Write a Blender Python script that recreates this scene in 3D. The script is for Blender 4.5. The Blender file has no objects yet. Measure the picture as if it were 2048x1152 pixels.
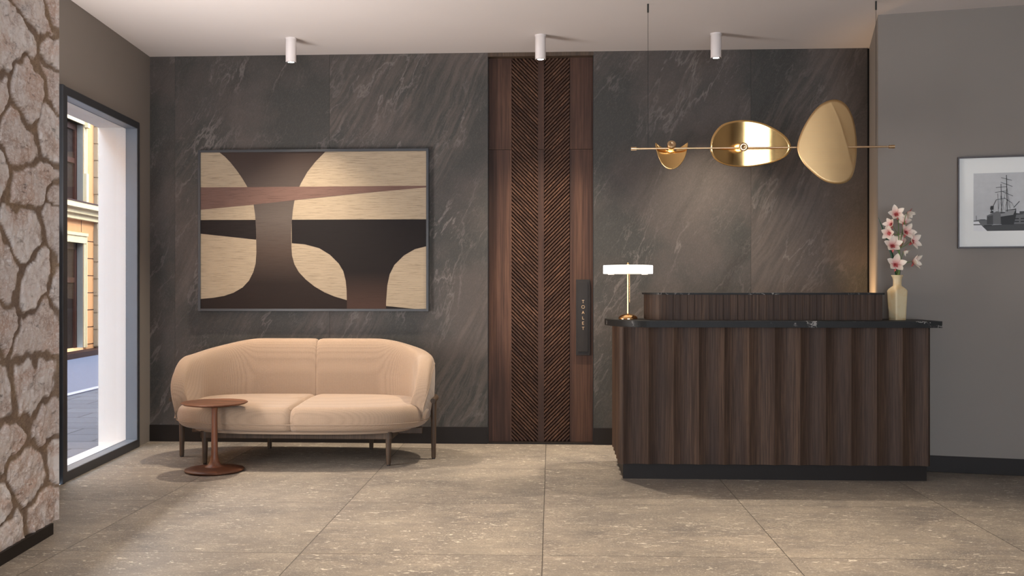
import bpy, math, random
import numpy as np
from mathutils import Vector, Matrix, noise
random.seed(7)
R = math.radians
S = bpy.context.scene
COL = S.collection
F = 2054.0            # focal length in pixels of the 2048 px frame
H = 1.32              # eye height
CEIL = 3.296

# ------------------------------------------------------------------ camera, world, sun, exposure
cam_d = bpy.data.cameras.new('camera'); cam = bpy.data.objects.new('camera', cam_d); COL.objects.link(cam)
cam.location = (0, 0, H); cam.rotation_euler = (R(90), 0, 0)
cam_d.sensor_width = 36.0; cam_d.lens = 36.0 * F / 2048.0
cam_d.shift_y = -(576 - 574.4) / 2048.0 * 1.0
cam_d.clip_start = 0.05; cam_d.clip_end = 200
S.camera = cam
S.view_settings.view_transform = 'Standard'; S.view_settings.look = 'None'
S.view_settings.gamma = 1; S.view_settings.use_curve_mapping = False
S.view_settings.exposure = 0.0
try:
    S.cycles.use_denoising = True; S.cycles.max_bounces = 8; S.cycles.diffuse_bounces = 5
    S.cycles.caustics_reflective = False; S.cycles.caustics_refractive = False
    S.cycles.sample_clamp_indirect = 4.0
except Exception: pass

world = bpy.data.worlds.new('world'); S.world = world; world.use_nodes = True
bg = world.node_tree.nodes['Background']
bg.inputs['Color'].default_value = (0.72, 0.84, 1.0, 1); bg.inputs['Strength'].default_value = 8.5

def light(name, typ, loc, energy, color, direction=None, **kw):
    d = bpy.data.lights.new(name, typ); d.energy = energy; d.color = color
    for k, v in kw.items(): setattr(d, k, v)
    o = bpy.data.objects.new(name, d); COL.objects.link(o); o.location = loc
    if direction is not None: o.rotation_euler = Vector(direction).to_track_quat('-Z', 'Y').to_euler()
    return o
light('sun', 'SUN', (0, 0, 20), 3.2, (1.0, 0.86, 0.62), (-0.66, -0.34, -0.60), angle=R(0.6))
WARM = (1.0, 0.845, 0.66)
CANS = [(-1.754, 8.15, 0), (0.223, 8.05, 0), (1.589, 8.0, 0)]
P_SPOT = 360
for x, y, _ in CANS:
    light('spot_lamp', 'SPOT', (x, y, 3.10), P_SPOT, WARM, (0, 0, -1), spot_size=R(92), spot_blend=1.0, shadow_soft_size=0.03)
for x, y in [(-1.0, 5.1), (0.55, 5.0), (2.2, 5.0)]:
    light('front_row_lamp', 'SPOT', (x, y, 3.10), 330, WARM, (0, 0, -1), spot_size=R(68), spot_blend=1.0, shadow_soft_size=0.04)
# added fill lights, out of view: behind the camera, and left behind the stone wall
light('rear_fill', 'AREA', (1.0, -2.9, 1.55), 115, (1.0, 0.965, 0.93), (0, 1, 0.06), shape='RECTANGLE', size=4.6, size_y=2.5)
light('left_fill', 'AREA', (-2.86, 6.22, 1.45), 150, (1.0, 0.95, 0.92), (1, 0.05, 0.55), shape='RECTANGLE', size=1.0, size_y=2.3)
# work light on the staff side of the desk, washing the end wall
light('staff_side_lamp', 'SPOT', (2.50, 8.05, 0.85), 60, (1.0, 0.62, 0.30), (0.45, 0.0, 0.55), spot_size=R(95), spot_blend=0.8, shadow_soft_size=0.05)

# ------------------------------------------------------------------ helpers
def wpt(px, py, Y): return Vector(((px - 1024) / F * Y, Y, H - (py - 574.4) / F * Y))

class MB:
    def __init__(s): s.v = []; s.f = []; s.m = []; s.a = []; s.sm = []
    def add(s, verts, faces, mi=0, val=0.0, smooth=False, M=None):
        b = len(s.v)
        for p in verts:
            p = Vector(p)
            s.v.append(M @ p if M is not None else p)
        for k, f in enumerate(faces):
            s.f.append([b + i for i in f]); s.m.append(mi)
            s.a.append(val[k] if isinstance(val, (list, tuple)) else val); s.sm.append(smooth)
    def box(s, x0, x1, y0, y1, z0, z1, mi=0, val=0.0, M=None):
        v = [(x, y, z) for z in (z0, z1) for y in (y0, y1) for x in (x0, x1)]
        s.add(v, [(0, 2, 3, 1), (4, 5, 7, 6), (0, 1, 5, 4), (2, 6, 7, 3), (0, 4, 6, 2), (1, 3, 7, 5)], mi, val, False, M)
    def prism(s, poly, z0, z1, mi=0, val=0.0, M=None, smooth=False, sidevals=None):
        n = len(poly)
        ar = sum(poly[i][0] * poly[(i + 1) % n][1] - poly[(i + 1) % n][0] * poly[i][1] for i in range(n))
        if ar < 0:
            poly = poly[::-1]
            if sidevals: sidevals = sidevals[::-1]; sidevals = sidevals[1:] + sidevals[:1]
        v = [(p[0], p[1], z0) for p in poly] + [(p[0], p[1], z1) for p in poly]
        sf = [(i, (i + 1) % n, n + (i + 1) % n, n + i) for i in range(n)]
        s.add(v, sf, mi, sidevals if sidevals else val, smooth, M)
        s.add(v, [tuple(range(n))[::-1], tuple(range(n, 2 * n))], mi, val, False, M)
    def lathe(s, prof, seg=48, mi=0, val=0.0, M=None, smooth=True, sx=1, sy=1):
        v = []; f = []
        n = len(prof)
        for k in range(seg):
            a = 2 * math.pi * k / seg
            for r, z in prof: v.append((r * math.cos(a) * sx, r * math.sin(a) * sy, z))
        for k in range(seg):
            k2 = (k + 1) % seg
            for i in range(n - 1):
                f.append((k * n + i, k2 * n + i, k2 * n + i + 1, k * n + i + 1))
        s.add(v, f, mi, val, smooth, M)
        if prof[0][0] > 1e-6: s.add([v[k * n] for k in range(seg)], [tuple(range(seg))[::-1]], mi, val, False, M)
        if prof[-1][0] > 1e-6: s.add([v[k * n + n - 1] for k in range(seg)], [tuple(range(seg))], mi, val, False, M)
    def tube(s, pts, r, seg=10, mi=0, val=0.0, M=None, closed=False):
        pts = [Vector(p) for p in pts]; n = len(pts)
        rr = r if isinstance(r, (list, tuple)) else [r] * n
        v = []; prevn = None
        for i, p in enumerate(pts):
            a = pts[(i - 1) % n] if (closed or i > 0) else pts[i]
            b = pts[(i + 1) % n] if (closed or i < n - 1) else pts[i]
            t = (b - a).normalized()
            if prevn is None:
                q = Vector((0, 0, 1)) if abs(t.z) < .9 else Vector((1, 0, 0))
                nn = (q - t * q.dot(t)).normalized()
            else: nn = (prevn - t * prevn.dot(t)).normalized()
            prevn = nn; bb = t.cross(nn)
            for k in range(seg):
                an = 2 * math.pi * k / seg
                v.append(p + (nn * math.cos(an) + bb * math.sin(an)) * rr[i])
        f = []
        for i in range(n if closed else n - 1):
            j = (i + 1) % n
            for k in range(seg):
                k2 = (k + 1) % seg
                f.append((i * seg + k, i * seg + k2, j * seg + k2, j * seg + k))
        s.add(v, f, mi, val, True, M)
        if not closed:
            s.add(v[:seg], [tuple(range(seg))[::-1]], mi, val, False, M); s.add(v[-seg:], [tuple(range(seg))], mi, val, False, M)
    def grid(s, rows, mi=0, val=0.0, smooth=True, M=None, wrap=False):
        n = len(rows[0]); v = [p for r in rows for p in r]; f = []
        vals = []
        for i in range(len(rows) - 1):
            for j in range(n if wrap else n - 1):
                k = (j + 1) % n
                f.append((i * n + j, i * n + k, (i + 1) * n + k, (i + 1) * n + j))
                vals.append(val(i, j) if callable(val) else val)
        s.add(v, f, mi, vals, smooth, M)
    def build(s, name, mats, parent=None, bevel=0, seg=2, sub=0, solid=0, label=None, weld=False):
        me = bpy.data.meshes.new(name)
        me.from_pydata([tuple(p) for p in s.v], [], s.f)
        if not isinstance(mats, (list, tuple)): mats = [mats]
        for m in mats: me.materials.append(m)
        me.polygons.foreach_set('material_index', s.m)
        me.polygons.foreach_set('use_smooth', s.sm)
        at = me.attributes.new('val', 'FLOAT', 'FACE'); at.data.foreach_set('value', s.a)
        me.update()
        if weld:
            import bmesh
            bm = bmesh.new(); bm.from_mesh(me); bmesh.ops.remove_doubles(bm, verts=bm.verts, dist=1e-5); 
            bmesh.ops.recalc_face_normals(bm, faces=bm.faces); bm.to_mesh(me); bm.free()
        o = bpy.data.objects.new(name, me); COL.objects.link(o)
        if parent: o.parent = parent
        if solid:
            m = o.modifiers.new('solid', 'SOLIDIFY'); m.thickness = solid; m.offset = 0
        if bevel:
            m = o.modifiers.new('bevel', 'BEVEL'); m.width = bevel; m.segments = seg; m.limit_method = 'ANGLE'; m.angle_limit = R(40)
        if sub:
            m = o.modifiers.new('sub', 'SUBSURF'); m.levels = sub; m.render_levels = sub
        if label: o['label'] = label
        return o

def tag(o, label=None, cat=None, group=None, kind=None):
    if label: o['label'] = label
    if cat: o['category'] = cat
    if group: o['group'] = group
    if kind: o['kind'] = kind
    return o
def empty(name, loc, rz=0, label=None, cat=None, group=None, kind=None):
    o = bpy.data.objects.new(name, None); COL.objects.link(o); o.location = loc; o.rotation_euler = (0, 0, rz)
    o.empty_display_size = .1
    return tag(o, label, cat, group, kind)
def place(o, loc, rz=0): o.location = loc; o.rotation_euler = (0, 0, rz); return o

# ------------------------------------------------------------------ materials
class NT:
    def __init__(s, name):
        s.mat = bpy.data.materials.new(name); s.mat.use_nodes = True; s.t = s.mat.node_tree
        s.b = s.t.nodes['Principled BSDF']; s.out = s.t.nodes['Material Output']
    def n(s, typ, **kw):
        nd = s.t.nodes.new(typ)
        for k, v in kw.items(): setattr(nd, k, v)
        return nd
    def l(s, a, b): s.t.links.new(a, b)
    def setin(s, sock, v):
        if hasattr(v, 'is_linked') or isinstance(v, bpy.types.NodeSocket): s.l(v, sock)
        else:
            if isinstance(v, tuple) and len(v) == 3 and sock.type == 'RGBA': v = (*v, 1)
            sock.default_value = v
    def math(s, op, a, b=0.0, c=None, clamp=False):
        nd = s.n('ShaderNodeMath', operation=op, use_clamp=clamp)
        s.setin(nd.inputs[0], a); s.setin(nd.inputs[1], b)
        if c is not None: s.setin(nd.inputs[2], c)
        return nd.outputs[0]
    def mix(s, fac, a, b, blend='MIX'):
        nd = s.n('ShaderNodeMix', data_type='RGBA', blend_type=blend)
        s.setin(nd.inputs[0], fac); s.setin(nd.inputs[6], a); s.setin(nd.inputs[7], b)
        return nd.outputs[2]
    def obj(s): return s.n('ShaderNodeTexCoord').outputs['Object']
    def mapping(s, vec, scale=(1, 1, 1), rot=(0, 0, 0), loc=(0, 0, 0)):
        nd = s.n('ShaderNodeMapping'); s.l(vec, nd.inputs[0])
        s.setin(nd.inputs['Scale'], scale); s.setin(nd.inputs['Rotation'], rot); s.setin(nd.inputs['Location'], loc)
        return nd.outputs[0]
    def noise(s, vec, scale=5, detail=4, rough=.5, dist=0.0, out=0):
        nd = s.n('ShaderNodeTexNoise'); s.l(vec, nd.inputs['Vector'])
        nd.inputs['Scale'].default_value = scale; nd.inputs['Detail'].default_value = detail
        nd.inputs['Roughness'].default_value = rough; nd.inputs['Distortion'].default_value = dist
        return nd.outputs[out]
    def ramp(s, fac, stops, interp='LINEAR'):
        nd = s.n('ShaderNodeValToRGB'); s.l(fac, nd.inputs[0]); nd.color_ramp.interpolation = interp
        e = nd.color_ramp.elements
        while len(e) > 1: e.remove(e[-1])
        e[0].position = stops[0][0]; c = stops[0][1]; e[0].color = (*c, 1) if isinstance(c, tuple) else (c, c, c, 1)
        for p, c in stops[1:]:
            k = e.new(p); k.color = (*c, 1) if isinstance(c, tuple) else (c, c, c, 1)
        return nd.outputs[0]
    def attr(s, name='val'):
        nd = s.n('ShaderNodeAttribute'); nd.attribute_name = name; return nd.outputs['Fac']
    def bump(s, h, strength=.3, dist=.01):
        nd = s.n('ShaderNodeBump'); nd.inputs['Strength'].default_value = strength; nd.inputs['Distance'].default_value = dist
        s.l(h, nd.inputs['Height']); s.l(nd.outputs[0], s.b.inputs['Normal'])
    def fin(s, color=None, rough=.5, metal=0, spec=None, **kw):
        if color is not None: s.setin(s.b.inputs['Base Color'], color)
        s.setin(s.b.inputs['Roughness'], rough); s.b.inputs['Metallic'].default_value = metal
        if spec is not None: s.b.inputs['Specular IOR Level'].default_value = spec
        for k, v in kw.items(): s.setin(s.b.inputs[k], v)
        return s.mat

def srgb(r, g, b):
    f = lambda c: (c / 255 / 12.92) if c / 255 <= .04045 else ((c / 255 + .055) / 1.055) ** 2.4
    return (f(r), f(g), f(b))

def plain(name, col, rough=.5, metal=0, spec=None, var=.06, nscale=8, bump=0):
    t = NT(name); o = t.obj(); n = t.noise(o, nscale, 5, .6)
    c = t.mix(n, tuple(x * (1 - var) for x in col), tuple(min(1, x * (1 + var)) for x in col))
    if bump: t.bump(t.noise(o, nscale * 20, 3), bump, .002)
    return t.fin(c, rough, metal, spec)

def mat_slate():
    t = NT('slate'); o = t.obj(); v = t.attr()
    sep = t.n('ShaderNodeSeparateXYZ'); t.l(o, sep.inputs[0])
    comb = t.n('ShaderNodeCombineXYZ')
    t.l(t.math('ADD', sep.outputs[0], t.math('MULTIPLY', v, 7.3)), comb.inputs[0])
    t.l(t.math('MULTIPLY', v, 3.1), comb.inputs[1]); t.l(sep.outputs[2], comb.inputs[2])
    # gentle warp, then streaks leaning to the upper right
    w = t.noise(comb.outputs[0], .9, 3, .5, out=1)
    wv = t.n('ShaderNodeVectorMath', operation='SCALE'); t.l(w, wv.inputs[0]); wv.inputs['Scale'].default_value = .3
    wa = t.n('ShaderNodeVectorMath', operation='ADD'); t.l(comb.outputs[0], wa.inputs[0]); t.l(wv.outputs[0], wa.inputs[1])
    rotv = t.mapping(wa.outputs[0], rot=(0, R(-28), 0))
    st = t.mapping(rotv, scale=(4.2, 1, .55))
    n1 = t.noise(st, 1.3, 9, .62)
    st2 = t.mapping(rotv, scale=(16, 1, 1.2))
    n2 = t.noise(st2, 1.6, 8, .65)
    n3 = t.noise(comb.outputs[0], 1.1, 5, .55)
    nf = t.noise(comb.outputs[0], 70, 3, .7)
    lite = srgb(112, 101, 94)
    c = t.mix(t.ramp(n3, [(.42, 0.0), (.56, 1.0)]), srgb(66, 65, 62), srgb(86, 79, 75))
    # bands of streaked grain, only in patches
    patch = t.ramp(t.noise(t.mapping(rotv, scale=(1.6, 1, .35)), .9, 3, .5), [(.5, 0.0), (.62, 1.0)])
    streak = t.ramp(n2, [(.42, 0.0), (.6, 1.0)])
    c = t.mix(t.math('MULTIPLY', t.math('MULTIPLY', patch, streak), .5), c, lite)
    c = t.mix(t.math('MULTIPLY', t.ramp(n1, [(.25, 1.0), (.45, 0.0)]), .55), c, srgb(50, 45, 41))
    # thin pale veins where a warped noise crosses its middle value
    def vein(src, wdt):
        a = t.math('ABSOLUTE', t.math('SUBTRACT', src, .5)); return t.ramp(a, [(0, 1.0), (wdt, 0.0)])
    ve = vein(t.noise(t.mapping(rotv, scale=(1.5, 1, .42)), 1.0, 7, .6, .15), .009)
    ve2 = vein(t.noise(t.mapping(rotv, scale=(2.8, 1, .9), loc=(5, 0, 3)), .9, 9, .66, .2), .005)
    br = t.ramp(t.noise(comb.outputs[0], 2.3, 3), [(.4, .1), (.65, 1.0)])
    c = t.mix(t.math('MULTIPLY', t.math('MULTIPLY', t.math('MAXIMUM', ve, t.math('MULTIPLY', ve2, .8)), br), .6), c, srgb(140, 131, 126))
    c = t.mix(t.math('MULTIPLY', nf, .35), c, srgb(40, 37, 36))
    c = t.mix(t.math('MULTIPLY', t.ramp(t.noise(t.mapping(rotv, scale=(1, 1, .35)), 130, 4, .8), [(.5, 0.0), (.65, 1.0)]), .13), c, srgb(128, 120, 112))
    hh = t.math('ADD', t.math('MULTIPLY', n2, .6), t.math('MULTIPLY', nf, .4)); t.bump(hh, .25, .006)
    return t.fin(c, .62, 0, .3)

def mat_floor():
    t = NT('stone_tile'); o = t.obj()
    sep = t.n('ShaderNodeSeparateXYZ'); t.l(o, sep.inputs[0])
    def cell(s_):
        q = t.math('DIVIDE', s_, 1.2); fl = t.math('FLOOR', q); fr = t.math('SUBTRACT', q, fl)
        d = t.math('MULTIPLY', t.math('MINIMUM', fr, t.math('SUBTRACT', 1.0, fr)), 1.2)
        return fl, d
    fx, dx = cell(sep.outputs[0]); fy, dy = cell(sep.outputs[1])
    d = t.math('MINIMUM', dx, dy)
    grout = t.ramp(d, [(0.0016, 1.0), (.0024, 0.0)])
    cid = t.n('ShaderNodeCombineXYZ'); t.l(fx, cid.inputs[0]); t.l(fy, cid.inputs[1])
    wn = t.n('ShaderNodeTexWhiteNoise'); t.l(cid.outputs[0], wn.inputs['Vector'])
    off = t.n('ShaderNodeVectorMath', operation='SCALE'); t.l(wn.outputs['Color'], off.inputs[0]); off.inputs['Scale'].default_value = 30
    ad = t.n('ShaderNodeVectorMath', operation='ADD'); t.l(o, ad.inputs[0]); t.l(off.outputs[0], ad.inputs[1])
    p = ad.outputs[0]
    big = t.noise(p, 1.6, 6, .6, .6); fine = t.noise(p, 45, 6, .75)
    c = t.mix(t.ramp(big, [(.3, 0.0), (.7, 1.0)]), srgb(98, 93, 90), srgb(148, 138, 126))
    c = t.mix(t.math('MULTIPLY', t.ramp(fine, [(.35, 1.0), (.6, 0.0)]), .35), c, srgb(90, 82, 76))
    hs = t.noise(t.mapping(p, scale=(1.5, 4, 1)), 2.6, 9, .75, .5)
    c = t.mix(t.math('MULTIPLY', t.ramp(hs, [(.45, 0.0), (.66, 1.0)]), .35), c, srgb(168, 154, 136))
    sp_ = t.ramp(t.noise(t.mapping(p, scale=(1, 2, 1)), 75, 5, .8), [(.5, 0.0), (.62, 1.0)])
    c = t.mix(t.math('MULTIPLY', t.math('MULTIPLY', sp_, t.ramp(t.noise(p, 3.0, 5, .65), [(.40, .1), (.60, 1.0)])), .6), c, srgb(194, 182, 162))
    # pale shell flecks
    fl = t.noise(t.mapping(p, scale=(1, 2.6, 1), rot=(0, 0, R(8))), 17, 6, .72, 1.0)
    dens = t.ramp(t.noise(p, 2.2, 3), [(.35, .45), (.65, 1.0)])
    m1 = t.math('MULTIPLY', t.ramp(fl, [(.59, 0.0), (.63, 1.0)]), dens)
    fl2 = t.noise(p, 120, 2, .5, .4); m2 = t.ramp(fl2, [(.62, 0.0), (.70, .35)])
    c = t.mix(t.math('MAXIMUM', m1, m2), c, srgb(226, 216, 198))
    c = t.mix(t.math('MULTIPLY', wn.outputs[0], .12), c, srgb(100, 90, 84))
    c = t.mix(grout, c, srgb(42, 36, 32))
    t.bump(t.math('SUBTRACT', t.math('MULTIPLY', fine, .3), grout), .3, .002)
    return t.fin(c, t.ramp(fine, [(.3, .52), (.7, .66)]), 0, .4)

def mat_wood(name, c0, c1, c2, rough=.5, grain=1.0, axis='Z', tint=.25, spec=.35, fine=.5):
    t = NT(name); o = t.obj(); v = t.attr()
    ofs = t.n('ShaderNodeVectorMath', operation='ADD'); t.l(o, ofs.inputs[0])
    cv = t.n('ShaderNodeCombineXYZ'); t.l(t.math('MULTIPLY', v, 13.7), cv.inputs[0]); t.l(t.math('MULTIPLY', v, 5.3), cv.inputs[1]); t.l(t.math('MULTIPLY', v, 9.1), cv.inputs[2])
    t.l(cv.outputs[0], ofs.inputs[1]); p = ofs.outputs[0]
    sc = {'Z': (7, 7, .55), 'X': (.55, 7, 7), 'Y': (7, .55, 7)}[axis]
    sc = tuple(q * grain for q in sc)
    n1 = t.noise(t.mapping(p, scale=sc), 1.0, 7, .62, .9)
    n2 = t.noise(t.mapping(p, scale=tuple(q * 11 if q > 2 * grain else q * 3 for q in sc)), 1.2, 5, .65)
    c = t.ramp(n1, [(.32, c0), (.5, c1), (.68, c2)])
    c = t.mix(t.math('MULTIPLY', t.ramp(n2, [(.4, 1.0), (.58, 0.0)]), fine), c, tuple(x * .5 for x in c0))
    wn = t.n('ShaderNodeTexWhiteNoise'); wn.noise_dimensions = '1D'; t.l(v, wn.inputs['W'])
    c = t.mix(t.math('MULTIPLY', wn.outputs[0], tint), c, tuple(x * .55 for x in c0))
    t.bump(n2, .25, .0015)
    return t.fin(c, rough, 0, spec)

def mat_fabric(name, col):
    t = NT(name); o = t.obj()
    vn = t.n('ShaderNodeTexVoronoi'); t.l(t.mapping(o, scale=(1, 1, 1.15)), vn.inputs['Vector']); vn.inputs['Scale'].default_value = 135
    vn.inputs['Randomness'].default_value = .15
    d = vn.outputs['Distance']
    c = t.mix(t.ramp(d, [(.25, 0.0), (.7, 1.0)]), col, tuple(x * .74 for x in col))
    c = t.mix(t.math('MULTIPLY', t.noise(o, 3, 4), .25), c, tuple(x * .85 for x in col))
    t.bump(t.math('SUBTRACT', 1.0, d), .45, .004)
    return t.fin(c, .92, 0, .15, **{'Sheen Weight': .25, 'Sheen Roughness': .5})

def mat_marble():
    t = NT('black_marble'); o = t.obj()
    n = t.noise(o, 3.2, 8, .6, 1.2); a = t.math('ABSOLUTE', t.math('SUBTRACT', n, .5))
    v = t.math('MULTIPLY', t.ramp(a, [(0, 1.0), (.012, 0.0)]), t.ramp(t.noise(o, 4.3, 2), [(.52, 0.0), (.62, 1.0)]))
    sp = t.math('MULTIPLY', t.ramp(t.noise(o, 75, 2), [(.72, 0.0), (.76, 1.0)]), t.ramp(t.noise(o, 2.1, 1), [(.55, 0.0), (.65, 1.0)]))
    c = t.mix(t.noise(o, 9, 6, .7), srgb(18, 18, 18), srgb(42, 41, 40))
    c = t.mix(t.math('MAXIMUM', v, sp), c, srgb(170, 165, 160))
    return t.fin(c, .5, 0, .2)

def mat_brass(name, col, rough, brushed=0, aniso=0):
    t = NT(name); o = t.obj()
    n = t.noise(t.mapping(o, scale=(2, 2, 60) if brushed else (3, 3, 3)), 3, 4, .6)
    c = t.mix(n, tuple(x * .9 for x in col), col)
    if brushed: t.bump(n, .35, .001)
    t.b.inputs['Anisotropic'].default_value = aniso
    return t.fin(c, t.ramp(n, [(.3, rough * .85), (.7, rough * 1.15)]), 1.0)

def mat_emit(name, col, strength):
    t = NT(name); o = t.obj(); n = t.noise(o, 3, 1)
    t.setin(t.b.inputs['Emission Color'], t.mix(n, col, tuple(x * .98 for x in col))); t.b.inputs['Emission Strength'].default_value = strength
    return t.fin(col, .6)

def mat_glass():
    t = NT('window_glass'); tr = t.n('ShaderNodeBsdfTransparent'); tr.inputs[0].default_value = (.97, .98, .98, 1)
    g = t.n('ShaderNodeBsdfGlossy'); g.inputs['Roughness'].default_value = .02
    fr = t.n('ShaderNodeFresnel'); fr.inputs[0].default_value = 1.45
    m = t.n('ShaderNodeMixShader'); t.l(t.math('MULTIPLY', fr.outputs[0], .25), m.inputs[0]); t.l(tr.outputs[0], m.inputs[1]); t.l(g.outputs[0], m.inputs[2])
    t.l(m.outputs[0], t.out.inputs[0]); return t.mat

def mat_rubble():
    t = NT('rubble_stone'); o = t.mapping(t.obj(), scale=(1, .6, 1)); mask = t.attr('mortar'); sid = t.attr('stone')
    n = t.noise(o, 16, 9, .8, .2); nb = t.noise(o, 5, 5, .6, .8); nf = t.noise(o, 80, 6, .8)
    wn = t.n('ShaderNodeTexWhiteNoise'); wn.noise_dimensions = '1D'; t.l(sid, wn.inputs['W'])
    c = t.mix(wn.outputs[0], srgb(216, 200, 190), srgb(244, 236, 230))
    c = t.mix(t.ramp(nb, [(.47, 0.0), (.62, .5)]), c, srgb(196, 148, 116))
    c = t.mix(t.ramp(t.noise(o, 9, 9, .75, .3), [(.5, 0.0), (.6, .45)]), c, srgb(150, 116, 94))
    c = t.mix(t.ramp(nf, [(.48, 0.0), (.62, .85)]), c, srgb(242, 234, 228))
    pits = t.ramp(t.noise(t.mapping(o, scale=(1, 1, 1.5)), 17, 9, .8, .5), [(.33, 1.0), (.42, 0.0)])
    c = t.mix(t.math('MULTIPLY', pits, .6), c, srgb(84, 60, 48))
    mort = t.mix(t.ramp(nb, [(.35, 0.0), (.65, 1.0)]), srgb(142, 122, 108), srgb(172, 146, 120))
    mort = t.mix(t.ramp(nf, [(.4, .45), (.65, 0.0)]), mort, srgb(90, 76, 66))
    c = t.mix(mask, c, mort)
    h = t.math('ADD', t.math('MULTIPLY', n, 1.0), t.math('SUBTRACT', t.math('MULTIPLY', nf, .4), t.math('MULTIPLY', pits, .6)))
    t.bump(h, .7, .02)
    return t.fin(c, .85, 0, .2)

M_slate = mat_slate(); M_floor = mat_floor(); M_rubble = mat_rubble(); M_marble = mat_marble(); M_glass = mat_glass()
M_ceil = plain('ceiling_paint', srgb(214, 206, 202), .9, var=.02, nscale=3)
M_taupe = plain('taupe_paint', srgb(136, 128, 121), .85, var=.03, nscale=4, bump=.1)
M_white = plain('white_plaster', (.86, .85, .83), .8, var=.02)
M_black = plain('black_baseboard', srgb(36, 31, 28), .5, var=.1, spec=.18)
M_frame = plain('anthracite_metal', srgb(54, 56, 60), .45, .0, var=.05)
M_frameside = plain('grey_metal_reveal', srgb(112, 122, 134), .45, 0, var=.05)
M_wal = mat_wood('walnut', srgb(58, 42, 36), srgb(84, 59, 48), srgb(106, 76, 60), .55, .7, tint=.2, spec=.2)
M_rib = mat_wood('walnut_ribs', srgb(70, 49, 39), srgb(92, 66, 51), srgb(124, 89, 69), .5, 1.0, tint=.5, spec=.2)
M_groove = mat_wood('walnut_groove', srgb(48, 28, 21), srgb(56, 34, 26), srgb(62, 38, 30), .8, spec=.1)
M_oak = mat_wood('smoked_oak', srgb(68, 52, 43), srgb(82, 63, 51), srgb(98, 76, 61), .55, 1.3, tint=.35, fine=.7, spec=.2)
M_table = mat_wood('oiled_walnut', srgb(88, 54, 38), srgb(118, 75, 53), srgb(146, 98, 72), .42, 1.2, axis='X', tint=.6)
M_tstem = mat_wood('oiled_walnut_stem', srgb(100, 62, 44), srgb(124, 80, 58), srgb(142, 94, 70), .38, 1.2, tint=0)
M_leg = mat_wood('grey_oak', srgb(70, 56, 45), srgb(88, 71, 57), srgb(100, 82, 66), .5, 2, tint=0)
M_fabric = mat_fabric('sofa_fabric', srgb(168, 144, 122))
M_pipe = plain('piping_fabric', srgb(158, 136, 116), .9)
M_brass = mat_brass('polished_brass', (.90, .58, .24), .14)
M_brushed = mat_brass('brushed_brass', (.80, .54, .27), .48, 1, .4)
M_rod = mat_brass('satin_brass', (.80, .56, .33), .3)
M_lampbrass = mat_brass('lamp_brass', (.86, .52, .24), .15)
M_shade = mat_emit('lamp_shade_glow', (1.0, .97, .93), 2.6)
M_led = mat_emit('led_face', (1.0, .95, .88), 12)
M_canwhite = plain('white_lacquer', srgb(226, 218, 216), .5, var=.01)
M_dark = plain('dark_trim', srgb(22, 21, 21), .5)

# ------------------------------------------------------------------ setting
# floor (object axes follow the tile grid)
mb = MB(); mb.box(-6.2, 8.5, -10, 3.6, -.12, 0)
floor = tag(place(mb.build('floor', M_floor), (.1955, 6.252, 0), R(-2.175)), 'large beige grey stone tile floor with pale flecks', None, None, 'structure')
# trimmed to the room so that it does not run out under the street
floor.data.clear_geometry()
Mi = (Matrix.Translation((.1955, 6.252, 0)) @ Matrix.Rotation(R(-2.175), 4, 'Z')).inverted()
poly = [(-3.13, 9.2), (-2.56, -3.1), (6.3, -3.1), (6.3, 9.2)]
fm = MB(); fm.prism([tuple((Mi @ Vector((x, y, 0)))[:2]) for x, y in poly], -.12, 0)
floor.data.from_pydata([tuple(p) for p in fm.v], [], fm.f)
floor.data.materials.clear(); floor.data.materials.append(M_floor)

mb = MB(); mb.box(-3.45, 6.5, -3.3, 9.6, CEIL, CEIL + .15)
tag(mb.build('ceiling', M_ceil), 'smooth off-white painted ceiling', None, None, 'structure')

# back wall: local x runs along the wall from its left corner
A = math.atan2(-.054, 1.0)
BW = Matrix.Translation((-3.106, 8.81, 0)) @ Matrix.Rotation(A, 4, 'Z')
BWi = BW.inverted()
def bwx(px, yo=0.0):       # local x where the ray through column px meets the wall plane (offset yo)
    # X = k Y
    k = (px - 1024) / F
    o = BWi @ Vector((0, 0, 0)); d = BWi.to_3x3() @ Vector((k, 1, 0))
    t_ = (yo - o.y) / d.y
    return (o + d * t_).x
def bwp(px, py, yo=0.0):   # local (x, z)
    k = (px - 1024) / F
    o = BWi @ Vector((0, 0, 0)); d = BWi.to_3x3() @ Vector((k, 1, 0))
    t_ = (yo - o.y) / d.y
    return (o + d * t_).x, H - (py - 574.4) / F * t_
xs = [bwx(p) for p in (298, 350, 659, 975.5)]; xr = [bwx(p) for p in (1187, 1502, 1735)]
mb = MB()
xs[0] = -.12
for i in range(3): mb.box(xs[i] + .0008, xs[i + 1] - .0008, 0, .03, .0, CEIL, 0, .37 + i * .61)
for i in range(2): mb.box(xr[i] + .0008, xr[i + 1] - .0008, 0, .03, .0, CEIL, 0, 2.9 + i * .83)
mb.box(xs[0], xs[3], .03, .3, 0, CEIL, 1); mb.box(xr[0], xr[2] + .3, .03, .3, 0, CEIL, 1)
mb.box(xs[3], xr[0], .16, .3, 0, CEIL, 1)
tag(place(mb.build('wall_back', [M_slate, M_dark]), BW.translation, A), 'back wall clad in large dark slate slabs with pale veins', None, None, 'structure')
for a, b in ((0, xs[3]), (xr[0], xr[2])):
    mb = MB(); mb.box(a + .001, b - .001, -.012, 0, 0, .142)
    o = mb.build('baseboard_back', M_black, bevel=.002); place(o, BW.translation, A)
    tag(o, 'tall black baseboard along the slate wall', None, None, 'structure')

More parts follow.
